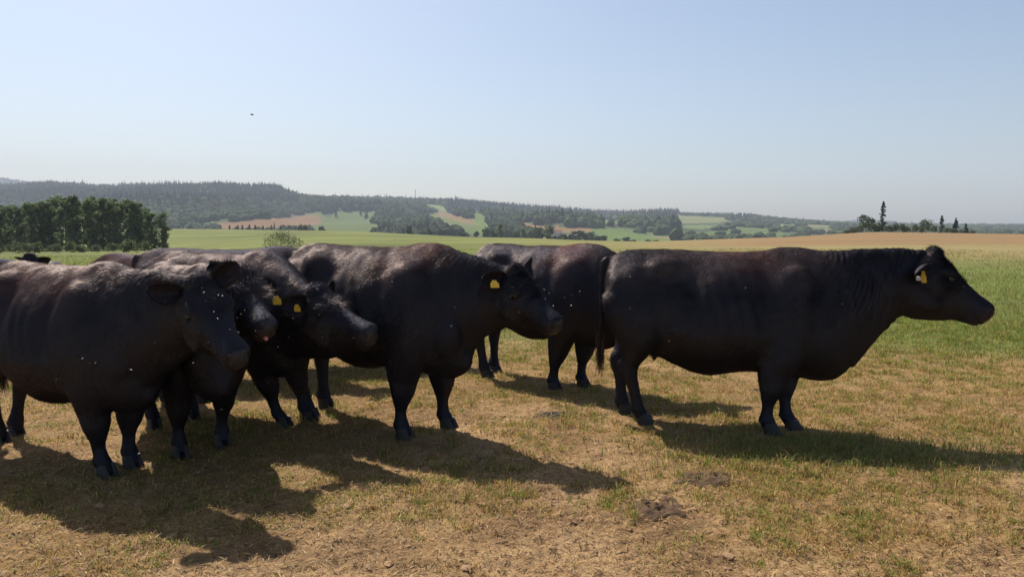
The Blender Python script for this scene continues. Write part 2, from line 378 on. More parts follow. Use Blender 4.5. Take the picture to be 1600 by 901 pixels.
def make_cow(name, centre, head_deg, scale, poll_w, muz_w, roll=0, feet=None, label='', group='black cattle in the herd', vox=.014, tint=(.0,.0,.0),
             patches=(), tags=(), hair=0, curls=0, tongue=False, ears=None, tail=True, fold=.3, brown_top=.35, seed=0, narrow=1, jaw=1.0, fat=1.0, brisket=.35, ear_v=-.06, sag=0, top_sheen=1.0):
    """centre: ground point under the mid body; poll_w, muz_w in world space; feet: world x,y of (front right, front left, hind right, hind left)"""
    h = math.radians(head_deg); fw = np.array([math.cos(h), math.sin(h)]); lf = np.array([-math.sin(h), math.cos(h)])
    cx, cy_ = centre; gz = tz(cx, cy_)-.004
    root = empty(name, (cx, cy_, gz), h); tag(root, label, 'cow', group)
    def loc(p):
        d = np.array([p[0]-cx, p[1]-cy_]); return np.array([d@fw, d@lf, (p[2]-gz)])/scale
    pl, mz = loc(poll_w), loc(muz_w); S = Soup()
    # torso
    for_t = catmull(TORSO, 46); rings = []; A = np.linspace(0, 2*math.pi, 36, endpoint=False)
    for x, zt, zb, w in for_t:
        x = x if x < .5 else .5+(x-.5)*(.76+.24*brisket)
        zb -= sag*sstep(-.75, -.3, x)*(.3+.7*sstep(.7, .4, x))
        zb += .075*(1-brisket)*sstep(.42, .72, x); w *= 1-.20*(1-brisket)*sstep(.5, .8, x)
        w *= narrow
        c, s_ = np.cos(A), np.sin(A); n = 2.1; cc = np.sign(c)*np.abs(c)**(2/n); ss = np.sign(s_)*np.abs(s_)**(2/n)
        prof = np.where(ss > 0, 1-.26*ss**2, 1-.10*ss**2); zc = zb+(zt-zb)*.42
        z = np.where(ss > 0, zc+(zt-zc)*ss, zc+(zc-zb)*ss)
        rings.append(np.stack([np.full_like(A, x), cc*w*prof, z], 1))
    S.loft(rings)
    S.ell((-.60,0,1.335), (.30,.06,.06)); S.ell((.46,0,1.34), (.26,.08,.075))
    for sd in (-1, 1):
        S.ell((-.50,.165*sd*narrow,1.22), (.16,.09,.11)); S.ell((-.87,.13*sd,1.17), (.08,.06,.09))          # hooks, pins
        S.ell((-.70,.19*sd*narrow,.95), (.25,.13,.32)); S.ell((.47,.215*sd*narrow,.93), (.20,.12,.36)); S.ell((.66,.12*sd,.80), (.18,.11,.22))
    S.ell((.61+.09*brisket,0,.53+.06*(1-brisket)), (.22,.10,.15)); S.ell((-.52,0,.60), (.16,.12,.08))
    for t_ in ((-.56,.05,.525), (-.56,-.05,.525)): S.ell(t_, (.018,.018,.035), k=8)
    # head frame
    f = unit(mz-pl); up = np.array([0, 0, 1.]); u = unit(up-(up@f)*f); l = np.cross(u, f); r_ = math.radians(roll)
    u, l = math.cos(r_)*u+math.sin(r_)*l, math.cos(r_)*l-math.sin(r_)*u
    hl = np.linalg.norm(mz-pl)/.56; hs = max(.8, min(1.08, hl))
    hr = []
    for s, lift, dep, w in catmull(HEADS, 26):
        dep = dep*(1+(jaw-1)*(1 if s < .42 else .6))
        c, s_ = np.cos(A), np.sin(A); n = 2.3; cc = np.sign(c)*np.abs(c)**(2/n); ss = np.sign(s_)*np.abs(s_)**(2/n)
        fac = np.where(ss > 0, 1-.10*ss**2, 1-.42*ss**2); zc = -dep*.38; n_ = 2.3+1.2*sstep(.4, .52, s); cc = np.sign(c)*np.abs(c)**(2/n_)
        v = np.where(ss > 0, zc+(-zc)*ss, zc+(dep+zc)*ss)+lift
        hr.append(pl+(f*s+0*f)*hs+l*(cc*w*fac*hs)[:,None]+u*(v*hs)[:,None])
    S.loft(hr)
    def hp(s, a, v): return pl+(f*s+l*a+u*v)*hs
    R = np.stack([f, l, u], 1)
    for sd in (-1, 1):
        S.ell(hp(.175, .098*sd, -.045), (.05*hs,.034*hs,.032*hs), R)                                     # brow
        S.ell(hp(.525, .048*sd, -.038), (.034*hs,.028*hs,.032*hs), R)
        S.ell(hp(.20, .085*sd, -.25), (.11*hs,.035*hs,.09*hs), R)                                         # cheek
    S.ell(hp(.02, 0, -.01), (.055*hs,.08*hs,.045*hs), R); S.ell(hp(.50, 0, -.155), (.065*hs,.052*hs,.035*hs), R)
    # neck from the withers to the poll and from the brisket to the throat
    T0, T1 = np.array([.46,0,1.385]), hp(.0, 0, -.02); B0, B1 = np.array([.935-.225*(1-brisket),0,.48+.08*(1-brisket)]), hp(.19, 0, -.37*jaw)
    dT = np.linalg.norm(T1-T0); dB = np.linalg.norm(B1-B0); back_ = -f
    Tc = [T0, T0+np.array([.40,0,-.02])*dT, T1+(-f*.12+np.array([-.18,0,.03]))*dT*.8, T1]; Bc = [B0, B0+np.array([.16,0,.24])*dB, B1+np.array([-.20,0,-.17])*dB, B1]
    bez = lambda q, t: (1-t)**3*q[0]+3*(1-t)**2*t*q[1]+3*(1-t)*t*t*q[2]+t**3*q[3]
    nr = []; M_ = 22; ts = np.linspace(0, 1, M_)
    cen = np.array([(bez(Tc, t)+bez(Bc, t))/2 for t in ts])
    for i, t in enumerate(ts):
        a, b_ = bez(Tc, t), bez(Bc, t); ax = (a-b_)/2; tan = unit(cen[min(i+1, M_-1)]-cen[max(i-1, 0)]); lat = unit(np.cross(unit(ax), tan))
        w = np.interp(t, [0, .2, .5, .8, 1], [.25, .215, .15, .118, .105]); c, s_ = np.cos(A), np.sin(A)
        prof = 1-.30*s_**2*np.where(s_ > 0, 1, .8)
        nr.append((a+b_)/2+lat*(c*w*prof)[:,None]+ax*s_[:,None])
    S.loft(nr)
    # legs
    FT = {}
    if feet:
        for k, p in zip(('fr','fl','hr','hl'), feet): FT[k] = loc((p[0], p[1], gz))[:2] if p is not None else None
    hoofs = []
    for key, fn, sd in (('fr', front_leg, -1), ('fl', front_leg, 1), ('hr', hind_leg, -1), ('hl', hind_leg, 1)):
        K = np.array(fn(sd)); kz = sstep(.22, .40, K[:,2]); K[:,3] *= 1.04+.09*kz*fat; K[:,4] *= 1.06+.08*kz*fat; tgt = FT.get(key); base = K[-1,:2].copy()
        off = (tgt-base) if tgt is not None else np.array([rng.uniform(-.06,.06), 0]); L = np.linalg.norm(off)
        if L > .34: off = off*.34/L
        wgt = np.clip(1-(K[:,2]-.03)/(.85), 0, 1); wgt = wgt**.9; K[:,0] += off[0]*wgt; K[:,1] += off[1]*wgt
        K = catmull(K, 34); rg = []
        for x, y, z, a, b_ in K: rg.append(np.stack([x+a*np.cos(A), y+b_*np.sin(A), np.full_like(A, z)], 1))
        S.loft(rg); hoofs.append((K[-1,0], K[-1,1]))
        for q in (-1, 1): S.ell((K[-1,0]-.072, K[-1,1]+.024*q, .095), (.016,.013,.020), k=8)
        if key[0] == 'f': S.ell((K[17,0]-.02, K[17,1], .72), (.10,.07,.12))
    if tail:
        tk = catmull([(-.90,0,1.33,.045), (-.965,0,1.27,.034), (-.985,0,1.12,.026), (-.985,0,.92,.021), (-.99,.01,.72,.018), (-1.0,.02,.58,.018)], 30)
        S.loft([np.stack([x+rd*np.cos(A[::3]), y+rd*np.sin(A[::3]), np.full(12, z)], 1) for x, y, z, rd in tk])
    # voxel union -> one continuous skin
    V = np.vstack(S.V); tmp = bpy.data.meshes.new('tmp'); tmp.from_pydata(V.tolist(), [], S.F); tmp.update()
    import bmesh
    bm = bmesh.new(); bm.from_mesh(tmp); bmesh.ops.recalc_face_normals(bm, faces=bm.faces); bm.to_mesh(tmp); bm.free()
    ob = bpy.data.objects.new('tmp', tmp); C.objects.link(ob)
    md = ob.modifiers.new('r', 'REMESH'); md.mode = 'VOXEL'; md.voxel_size = vox
    sm = ob.modifiers.new('s', 'SMOOTH'); sm.factor = .5; sm.iterations = max(3, int(.10/vox))
    dg = bpy.context.evaluated_depsgraph_get(); ev = ob.evaluated_get(dg); me = bpy.data.meshes.new_from_object(ev)
    bpy.data.objects.remove(ob); bpy.data.meshes.remove(tmp)
    n = len(me.vertices); co = np.empty(n*3, np.float32); me.vertices.foreach_get('co', co); co = co.reshape(-1, 3).astype(float)
    nm = np.empty(n*3, np.float32); me.vertex_normals.foreach_get('vector', nm); nm = nm.reshape(-1, 3).astype(float)
    nl = len(me.loops); li = np.empty(nl, np.int32); me.loops.foreach_get('vertex_index', li); npoly = len(me.polygons)
    lt = np.empty(npoly, np.int32); me.polygons.foreach_get('loop_total', lt); ls = np.empty(npoly, np.int32); me.polygons.foreach_get('loop_start', ls)
    q4 = lt == 4; F4 = np.stack([li[ls[q4]+k] for k in range(4)], 1); q3 = lt == 3; F3 = np.stack([li[ls[q3]+k] for k in range(3)], 1)
    bpy.data.meshes.remove(me)
    # extra relaxation of the trunk so that muscles flow into each other
    E = np.vstack([F4[:, [0, 1]], F4[:, [1, 2]], F4[:, [2, 3]], F4[:, [3, 0]]]+([F3[:, [0, 1]], F3[:, [1, 2]], F3[:, [2, 0]]] if len(F3) else []))
    cnt = np.bincount(E[:,0], minlength=n)+np.bincount(E[:,1], minlength=n)
    fs = (co-pl)@f/hs; wm = sstep(.50, .70, co[:,2])*np.where(fs > -.02, 0, sstep(-.02, -.15, fs))*.8; wm = wm*(co[:,0] > -.95)
    for it in range(int(34*(.012/vox)**2)+6):
        av = np.stack([np.bincount(E[:,0], co[E[:,1],q], n)+np.bincount(E[:,1], co[E[:,0],q], n) for q in range(3)], 1)/cnt[:,None]
        co = co+(av-co)*wm[:,None]
    x, y, z = co.T
    # masks
    hd = co-pl; hs_ = hd@f/hs; hu = hd@u/hs; hll = hd@l/hs
    inhead = (hs_ > -.05) & (hs_ < .64) & (hu > -.42) & (hu < .06) & (np.abs(hll) < .2)
    dn = np.min(np.linalg.norm(co[:,None,:]-cen[None,::2], axis=2), 1); tn = ts[::2][np.argmin(np.linalg.norm(co[:,None,:]-cen[None,::2], axis=2), 1)]
    neck = ((tn > .12) & ~inhead)*sstep(.42, .62, x)*sstep(.9, .5, dn)*sstep(.05, .3, tn)*sstep(.55, .75, z)
    body = sstep(.75, .35, x)*sstep(-.93, -.75, x)*sstep(.5, .85, z)
    # anatomy: flank hollow, ribs, muscle seams, skin folds, curls
    disp = np.zeros(n)
    def g(cx_, cz, rx, rz): return np.exp(-((x-cx_)/rx)**2-((z-cz)/rz)**2)*sstep(.05, .16, np.abs(y))
    disp -= .040*g(-.34, 1.17, .10, .09)+.022*g(-.26, 1.02, .07, .15)+.022*g(-.62, 1.23, .07, .06)+.020*g(.24, 1.02, .06, .24)+.018*g(-.5, .72, .05, .12)
    disp += .014*g(-.10, 1.05, .12, .22)+.012*g(.36, 1.1, .07, .2)
    disp += .0035*np.sin((x+.25*(z-1))*62)*g(-.02, .95, .22, .22)*1.4
    disp += body*(.007*noise3(co*4.5, 1+seed)+.004*noise3(co*11, 2+seed)); disp += .012*g(-.52, 1.25, .09, .06)+.016*g(-.86, 1.16, .05, .06)-.014*g(.60, 1.12, .05, .22)-.012*g(-.80, .62, .05, .14)
    fx = (x+.35*(1.1-z))+.02*noise3(co*7, 3+seed)
    disp += neck*fold*(.0035*np.sin(fx*165+3*noise3(co*5, 15))*sstep(-.2, .6, noise3(co*4, 5+seed)+.2)+.006*noise3(co*np.array([26, 26, 5]), 6)+.004*noise3(co*np.array([50, 50, 9]), 16))
    disp += (.004*noise3(co*16, 9))*sstep(.85, .6, z)*sstep(.08, .14, z)
    if curls: disp += inhead*sstep(.50, .1, hs_)*sstep(-.22, -.02, hu)*curls*(.010*noise3(co*42, 8)+.006*noise3(co*75, 4))
    # mouth slit and nostrils, eye sockets
    disp -= inhead*.010*np.exp(-((hu+.135+.25*(hs_-.5))/.008)**2)*sstep(.40, .46, hs_)
    for sd in (-1, 1):
        disp -= .026*np.exp(-(((hs_-.55)/.018)**2+((hll-.047*sd)/.018)**2+((hu+.050)/.022)**2))*inhead
        disp -= .012*np.exp(-(((hs_-.19)/.022)**2+((hll-.118*sd)/.03)**2+((hu+.078)/.016)**2))*inhead
    co = co+nm*disp[:,None]; x, y, z = co.T
    # colour
    base = np.array([.0052,.0048,.0062])+np.array(tint)
    nn = .5+.5*noise3(co*2.2, 20+seed); rust = np.array([.060,.024,.014])
    top = sstep(1.12, 1.38, z)*brown_top*.55*np.clip(nn*1.5-.2, 0, 1)*sstep(.75, .45, x)
    col = np.tile(base, (n, 1))*(1-top[:,None])+(rust*.55)*top[:,None]
    sheen_mask = sstep(1.02, 1.32, z)*sstep(1.0, .5, x)*np.clip(.55+.6*noise3(co*3.1, 44+seed)+.35*noise3(co*13, 45), .05, 1.3)*top_sheen
    col = col+np.array([.034,.0245,.0225])*sheen_mask[:,None]  # sunlit sheen along the back, painted into the coat colour as a paler topline
    for (a, b_, c_, ra, s_) in patches:
        wgt = np.clip(s_*np.exp(-(((x-a)/ra)**2+((y-b_)/(ra*1.2))**2+((z-c_)/(ra*.9))**2))*(1+.7*noise3(co*14, 33)), 0, 1)
        col = col*(1-wgt[:,None])+np.array([.10,.036,.022])*wgt[:,None]
    muz = inhead*sstep(.49, .53, hs_)*sstep(.0, -.03, hu); col = col*(1-muz[:,None]*.9)+np.array([.016,.0125,.012])*muz[:,None]*.9
    nos = inhead*sum(np.exp(-(((hs_-.548)/.020)**2+((hll-.047*sd)/.019)**2+((hu+.052)/.022)**2)) for sd in (-1, 1)); col = col*(1-.8*np.clip(nos*1.6, 0, 1))[:,None]
    col = np.clip(col, .0015, 1); pad = (nos < .35)* (inhead & (hs_ > .535) & (hu > -.125) & (hu < .0) & (np.abs(hll) < .060)).astype(float)
    VV, F3s, F4s, CC, MI3, MI4 = [co], [F3], [F4], [col], [np.zeros(len(F3))], [np.where(pad[F4].mean(1) > .5, 3, 0)]; off_ = [n]
    def addm(V_, Fq, c_, mi, tri=False):
        VV.append(np.asarray(V_)); CC.append(np.tile(c_, (len(V_), 1)) if np.ndim(c_) == 1 else c_)
        Fq = np.asarray(Fq)+off_[0]; off_[0] += len(V_)
        (F3s if tri else F4s).append(Fq); (MI3 if tri else MI4).append(np.full(len(Fq), mi))
    # ears: cupped leaves rooted in the skull
    earfn = ears or [(-1, -8, 25), (1, -8, 25)]     # side, droop below horizontal, swept back (degrees)
    tips = {}
    for sd, droop, sweep in earfn:
        dr, sw = math.radians(droop), math.radians(sweep)
        d = unit(l*sd*math.cos(dr)*math.cos(sw)-f*math.sin(sw)+u*math.sin(-dr)); wv = unit(np.cross(d, u*.55+f*.85)); nv = np.cross(wv, d)
        root_ = hp(.03, .082*sd, ear_v); Lr = .185*hs; K_ = 14; J = 11; g1 = []; g2 = []
        for i in range(K_):
            t = i/(K_-1); wd = .064*hs*np.interp(t, [0,.15,.4,.65,.82,.93,1], [.45,.75,1.0,1.0,.80,.5,.08]); cup = .95
            for j in range(J):
                a = (j/(J-1)-.5)*2; cen_ = root_+d*Lr*t+wv*.02*t*t
                p = cen_+wv*a*wd+nv*((a*a)*wd*cup-.35*wd)*(1-.4*t); g1.append(p); g2.append(p-nv*.012)
        g1 = np.array(g1); g2 = np.array(g2)
        idx = lambda i, j: i*J+j
        Fq = [(idx(i,j), idx(i+1,j), idx(i+1,j+1), idx(i,j+1)) for i in range(K_-1) for j in range(J-1)]
        Fb = [tuple(v+K_*J for v in reversed(q)) for q in Fq]
        Fe = []
        for i in range(K_-1):
            for j in (0, J-1): Fe.append((idx(i,j), idx(i+1,j), idx(i+1,j)+K_*J, idx(i,j)+K_*J))
        for j in range(J-1): Fe.append((idx(K_-1,j), idx(K_-1,j+1), idx(K_-1,j+1)+K_*J, idx(K_-1,j)+K_*J))
        addm(np.vstack([g1, g2]), Fq+Fb+Fe, np.array([.013,.011,.012]), 0)
        # fringe hairs on the ear rim
        hv, hf = [], []
        for i in range(520):
            t = random.random(); sidej = random.choice((0, J-1)); k = int(t*(K_-2)); p = g1[idx(k, sidej)]*(1-(t*(K_-2)-k))+g1[idx(k+1, sidej)]*(t*(K_-2)-k)
            out_ = wv*(1 if sidej else -1)*random.uniform(.3,1)+d*random.uniform(.2,.9)+nv*random.uniform(-.5,.3); out_ = unit(out_)*random.uniform(.012,.036)
            q = unit(np.cross(out_, nv+.1))*.0014; b0 = len(hv); hv += [p-q, p+q, p+out_]; hf.append((b0, b0+1, b0+2))
        for i in range(420):
            a_, b_ = random.randrange(K_-2), random.randrange(1, J-1); p = g1[idx(a_, b_)]+rng.normal(0, .005, 3); out_ = unit(nv*.5+wv*random.uniform(-.9,.9)+d*random.uniform(-.2,1))*random.uniform(.015,.035)
            q = unit(np.cross(out_, nv+.1))*.0014; b0 = len(hv); hv += [p-q, p+q, p+out_]; hf.append((b0, b0+1, b0+2))
        addm(hv, hf, np.array([.022,.014,.012]), 0, True)
        tips[sd] = (root_, d, wv, nv, Lr)
    # eyes
    for sd in (-1, 1):
        c_ = hp(.19, .117*sd, -.078); V_, Fq = [], []
        for i in range(9):
            for j in range(12):
                t = math.pi*i/8; p = 2*math.pi*j/12; V_.append(c_+.024*np.array([math.sin(t)*math.cos(p), math.sin(t)*math.sin(p), math.cos(t)]))
        Fq = [(i*12+j, (i+1)*12+j, (i+1)*12+(j+1) % 12, i*12+(j+1) % 12) for i in range(8) for j in range(12)]
        addm(V_, Fq, np.array([.01,.01,.01]), 1)
    # cloven hooves
    for hx, hy in hoofs:
        for sd in (-1, 1):
            prof = [(.085, .046, .024, -.006), (.055, .056, .028, .0), (.02, .068, .031, .012), (.0, .074, .033, .018)]; V_ = []
            for zz, a, b_, sh in prof:
                for q in range(14):
                    p = 2*math.pi*q/14; c_, s_ = math.cos(p), math.sin(p)
                    xx = a*(c_ if c_ < 0 else c_*(1.15)); V_.append((hx+sh+xx*.9, hy+sd*.030+b_*s_*(1-.35*max(0, c_)), zz))
            Fq = [(i*14+j, i*14+(j+1) % 14, (i+1)*14+(j+1) % 14, (i+1)*14+j) for i in range(3) for j in range(14)]
            addm(V_, Fq, np.array([.05,.045,.04]), 2)
            addm(np.array(V_)[-14:], [(0, i, i+1) for i in range(1, 13)], np.array([.05,.045,.04]), 2, True)
            addm(np.array(V_)[:14], [(0, i+1, i) for i in range(1, 13)], np.array([.05,.045,.04]), 2, True)
    Va = np.vstack(VV)*scale; F3a = np.vstack(F3s); F4a = np.vstack(F4s); MI = np.concatenate(MI3+MI4)
    me = mesh_np('cow_body', Va, F3a, F4a, [M_COAT, M_EYE, M_HOOF, M_NOSE], True, MI, {'col': np.vstack(CC)})
    new_obj('body', me, root)
    # tail switch
    if tail:
        hv, hf, hc = [], [], []
        for i in range(420):
            p = np.array([-1.0, .02, .66])+np.array([random.gauss(0,.012), random.gauss(0,.012), random.uniform(-.07,.05)])
            dv = np.array([random.gauss(-.01,.05), random.gauss(0,.06), -1.]); L = random.uniform(.12,.30); w = .0022; ph = random.uniform(0, 6)
            pts = [p+dv*L*t+np.array([math.sin(t*5+ph), math.cos(t*4+ph), 0])*.014*t for t in (0,.35,.7,1)]; q = np.array([math.cos(ph), math.sin(ph), 0])*w
            b0 = len(hv)
            for t, pp in enumerate(pts): hv += [pp-q*(1-t*.28), pp+q*(1-t*.28)]
            for t in range(3): hf.append((b0+2*t, b0+2*t+1, b0+2*t+3, b0+2*t+2))
            hc += [np.array([.028,.016,.013])*random.uniform(.5,1.6)]*8
        new_obj('tail_switch', mesh_np('tail_switch', np.array(hv)*scale, None, hf, [M_HAIR], False, attrs={'col': hc}), root)
    # short coat hairs
    if hair:
        tri = np.vstack([F3, F4[:, :3], F4[:, [0, 2, 3]]]); a, b_, c_ = co[tri[:,0]], co[tri[:,1]], co[tri[:,2]]
        cr = np.cross(b_-a, c_-a); ar = np.linalg.norm(cr, axis=1)/2; cn = cr/(2*ar[:,None]+1e-12)
        wgt = ar*(.2+.6*sstep(.2, .4, a[:,2])+1.4*sstep(.55, 1.2, a[:,2])); pick = rng.choice(len(tri), hair, p=wgt/wgt.sum())
        r1, r2 = rng.random(hair), rng.random(hair); m_ = r1+r2 > 1; r1[m_] = 1-r1[m_]; r2[m_] = 1-r2[m_]
        p = a[pick]+(b_-a)[pick]*r1[:,None]+(c_-a)[pick]*r2[:,None]; nn_ = cn[pick]
        fl = np.array([-.75, 0, -.65])+rng.normal(0, .22, (hair, 3))+.5*np.stack([noise3(p*11, 81), noise3(p*11, 82), noise3(p*11, 83)], 1); fl = fl-np.sum(fl*nn_, 1)[:,None]*nn_; fl /= np.linalg.norm(fl, axis=1)[:,None]+1e-9
        ish = ((p-pl)@f/hs > -.04) & ((p-pl)@f/hs < .30) & ((p-pl)@u/hs > -.25)
        ish_n = ((p-pl)@f/hs > -.08)&((p-pl)@f/hs < .62)
        Ln = rng.uniform(.014, .030, hair)*np.where(ish_n & ~ish, .5, 1)*np.where(ish, 1.0+.6*curls, 1); lift = (rng.uniform(.12,.5,hair)+.18*noise3(p*24, 84)).clip(.05)*np.where(ish, 1.2+curls, 1)
        tip = p+(fl+nn_*lift[:,None])*Ln[:,None]; sdv = np.cross(fl, nn_)*.0012
        Vh = np.stack([p-sdv-nn_*.001, p+sdv-nn_*.001, tip], 1).reshape(-1, 3)
        cb = col[tri[pick][:,0]]*(1+rng.uniform(-.3, .9, hair))[:,None]+.001
        new_obj('coat', mesh_np('coat', Vh*scale, np.arange(hair*3).reshape(-1, 3), None, [M_HAIR], False, attrs={'col': np.repeat(cb, 3, 0)}), root)
    # tags
    for sd, t, w, hgt, mat, tw in tags:
        root_, d, wv, nv, Lr = tips[sd]; c_ = root_+d*Lr*t+wv*.0
        camd = np.array([0-cx, 0-cy_]); cl = unit(np.array([camd@fw, camd@lf, 0])); side = unit(np.cross([0,0,1], cl)); side = unit(side+cl*tw); dn_ = np.array([0,0,-1.])+side*.12; nrm = np.cross(side, dn_)
        c_ = c_+cl*.045
        o2 = [(-.25,0),(.25,0),(.32,.25),(.5,.42),(.5,.95),(.42,1),(-.42,1),(-.5,.95),(-.5,.42),(-.32,.25)]
        fr = [c_+side*a*w+dn_*b*hgt+cl*.03*math.sin(b*2)*.3 for a, b in o2]; bk = [p-unit(nrm)*.004 for p in fr]; k = len(o2)
        Vt = np.array(fr+bk+[c_+side*.012+cl*.004, c_-side*.012+cl*.004, c_-side*.012+dn_*.02+cl*.004, c_+side*.012+dn_*.02+cl*.004]); m2 = bpy.data.meshes.new('ear_tag')
        m2.from_pydata((Vt*scale).tolist(), [], [tuple(range(k)), tuple(reversed(range(k, 2*k)))]+[(i, (i+1) % k, (i+1) % k+k, i+k) for i in range(k)]+[(2*k, 2*k+1, 2*k+2, 2*k+3)])
        m2.materials.append(mat); m2.update(); new_obj('ear_tag', m2, root)
    if tongue:
        V_, Fq = [], []
        c_ = hp(.56, .0, -.10); R2 = np.stack([f, l, u], 1)
        s2 = Soup(); s2.ell((0,0,0), (.035,.017,.014)); V_ = np.vstack(s2.V)@R2.T+c_+f*.01-u*.012
        m2 = bpy.data.meshes.new('tongue'); m2.from_pydata((V_*scale).tolist(), [], s2.F); m2.materials.append(M_TONGUE); m2.update(); m2.shade_smooth(); new_obj('tongue', m2, root)
    return root

GB = 'black beef cattle standing on the pasture'
import os
HAIR = 210000
# A leftmost big cow
make_cow('cow', (-2.93, 5.0), -30, .955, (-1.82, 4.36, 1.27), (-1.49, 4.10, .87), roll=-14, feet=[(-2.56,4.66), (-2.50,4.86), (-3.74,5.42), (-3.86,5.62)],
  label='large black cow nearest the camera at the left edge, head lowered, rump cut off', group=GB, vox=.012, hair=HAIR,
  ears=[(-1, 8, 18), (1, -42, 15)], patches=[(.25,-.2,1.33,.22,.30), (-.3,-.2,1.36,.3,.3)], brown_top=.6, seed=1, fold=.8, sag=.04, top_sheen=.55)
# B curly faced cow looking at the camera
make_cow('cow', (-2.34, 5.42), -52, .93, (-1.76, 4.98, 1.28), (-1.49, 4.62, .975), roll=8, feet=[(-2.26,5.04), (-2.08,5.32), (-2.77,5.75), None],
  label='black cow with a curly forehead facing the camera, its pink tongue tip showing', group=GB, vox=.013, hair=130000, curls=1.3, tongue=True,
  ears=[(-1, 10, 40), (1, 26, -18)], tags=[(1, .95, .06, .065, M_TAG, .3)], seed=2, narrow=.85, tail=False)
# C head turned to the right in front of the middle cow
make_cow('cow', (-2.32, 6.12), -33, .985, (-1.38, 5.28, 1.14), (-.925, 5.03, .885), jaw=1.2, roll=-10, feet=[(-1.74,5.86), (-1.65,6.05), (-3.0,6.5), None],
  label='black cow stretching its muzzle right across the flank of the middle cow, yellow ear tag', group=GB, vox=.013, hair=160000, curls=.5,
  ears=[(-1, 22, 22), (1, 12, 24)], tags=[(-1, .42, .05, .05, M_TAG, .8)], seed=3, brown_top=.9, narrow=.9)
# D middle cow
make_cow('cow', (-1.02, 5.88), -33, 1.03, (.02, 5.30, 1.285), (.335, 5.06, .925), roll=-12, feet=[(-.80,5.50), (-.50,5.78), (-1.66,6.12), (-1.62,6.46)],
  label='middle black cow with reddish withers and a square yellow tag in its brown-rimmed ear', group=GB, vox=.012, hair=HAIR, curls=.4,
  ears=[(-1, 18, 18), (1, 4, 22)], tags=[(-1, .55, .058, .05, M_TAG, .1)], patches=[(.50,0,1.40,.17,.9), (.25,-.2,1.32,.2,.4)], brown_top=.75, seed=4, fold=.4, brisket=.1)
# F cow behind, centre right, head hidden
make_cow('cow', (.36, 7.50), -41, 1.015, (1.42, 7.05, 1.12), (1.78, 6.95, .76), feet=[(.41,7.20), (.70,7.34), (-.26,7.80), (-.18,8.05)],
  label='black cow with rusty shoulder patch, head hidden behind the rump of the rightmost cow', group=GB, vox=.014, hair=110000,
  patches=[(.36,-.12,1.33,.20,1.1)], brown_top=.3, seed=5, tail=False)
# G rightmost cow in full profile
make_cow('cow', (1.70, 5.92), -12, 1.0, (3.14, 5.62, 1.39), (3.545, 5.50, .965), jaw=1.17, brisket=1.0, ear_v=-.135, sag=.05, top_sheen=1.7, feet=[(1.955,5.62), (2.16,5.72), (1.05,5.92), (.945,6.24)],
  label='rightmost black cow in full side profile, looking right, with hanging tail and yellow tag', group=GB, vox=.011, hair=230000, curls=.3,
  ears=[(-1, 32, 6), (1, 45, 10)], tags=[(-1, .35, .035, .085, M_TAG, .6), (-1, .9, .032, .032, M_TAGP, .6)], patches=[(.10,-.05,1.38,.18,.45), (.3,-.15,1.30,.15,.2)], brown_top=.4, seed=6, fold=1.0)
# background cattle
make_cow('cow', (-2.88, 7.80), 8, .985, (-1.62, 7.62, 1.12), (-1.25, 7.5, .78), label='cow whose dark brown back rises just behind the back of the leftmost cow', group=GB, vox=.018, hair=40000, tint=(.012,.006,.004), brown_top=1, seed=7)
make_cow('cow', (-1.86, 8.62), 18, .95, (-.75, 8.75, 1.12), (-.45, 8.8, .75), feet=[(-1.59,8.28), None, None, None],
  label='cow behind the middle cow, only one foreleg and a strip of back showing', group=GB, vox=.018, hair=30000, tint=(.01,.005,.004), brown_top=1, seed=8)
make_cow('cow', (-4.95, 10.2), 176, .875, (-6.0, 10.1, .9), (-6.3, 10.1, .55), label='reddish brown cow far behind the leftmost cow, its back below the copse', group=GB, vox=.018, hair=40000, tint=(.075,.032,.018), brown_top=1, seed=9)
make_cow('cow', (-6.15, 9.9), -72, .80, (-5.78, 9.05, 1.235), (-5.72, 8.75, .85), label='cow whose curly black poll peers over the back of the leftmost cow', group=GB, vox=.018, hair=30000, curls=1.2, seed=10, ears=[(-1, 48, 20), (1, 48, 20)])
make_cow('cow', (-7.2, 10.0), 170, .84, (-8.3, 10.1, .9), (-8.6, 10.1, .55), label='cow showing only a dark sliver of back at the far left edge', group=GB, vox=.02, seed=11)

# ------------------------------------------------------------------ grass, thatch and litter (ground cover)
M_GRASS = leaf_mat('grass_blade', .45, .55)
def blades(name, x, y, h, w, lean, col, label, flat=False, seg=2):
    n = len(x); z = terrain(x, y)-.004; a = rng.uniform(0, 2*math.pi, n); d = np.stack([np.cos(a), np.sin(a)], 1)
    b = rng.uniform(0, 2*math.pi, n); s = np.stack([np.cos(b), np.sin(b)], 1)*(w/2)[:,None]
    base = np.stack([x, y, z], 1); S3 = np.concatenate([s, np.zeros((n, 1))], 1)
    if flat: base[:,2] += rng.uniform(.004, .016, n)
    mid = base+np.stack([d[:,0]*lean*h*.35, d[:,1]*lean*h*.35, h*.6*(0.12 if flat else 1)*np.ones(n)], 1)
    tip = base+np.stack([d[:,0]*lean*h, d[:,1]*lean*h, h*(.05 if flat else 1)*(1-.25*np.clip(lean,0,1.5))], 1)
    if seg == 2:
        V = np.stack([base-S3, base+S3, mid+S3*.8, mid-S3*.8, tip], 1).reshape(-1, 3); i = np.arange(n)[:,None]*5
        F4 = i+np.array([0,1,2,3]); F3 = i+np.array([3,2,4]); k = 5
    else:
        V = np.stack([base-S3, base+S3, tip], 1).reshape(-1, 3); i = np.arange(n)[:,None]*3; F4 = None; F3 = i+np.array([0,1,2]); k = 3
    o = new_obj(name, mesh_np(name, V, F3, F4, [M_GRASS], False, attrs={'col': np.repeat(col, k, 0)}))
    tag(o, label, 'grass', kind='stuff'); return o

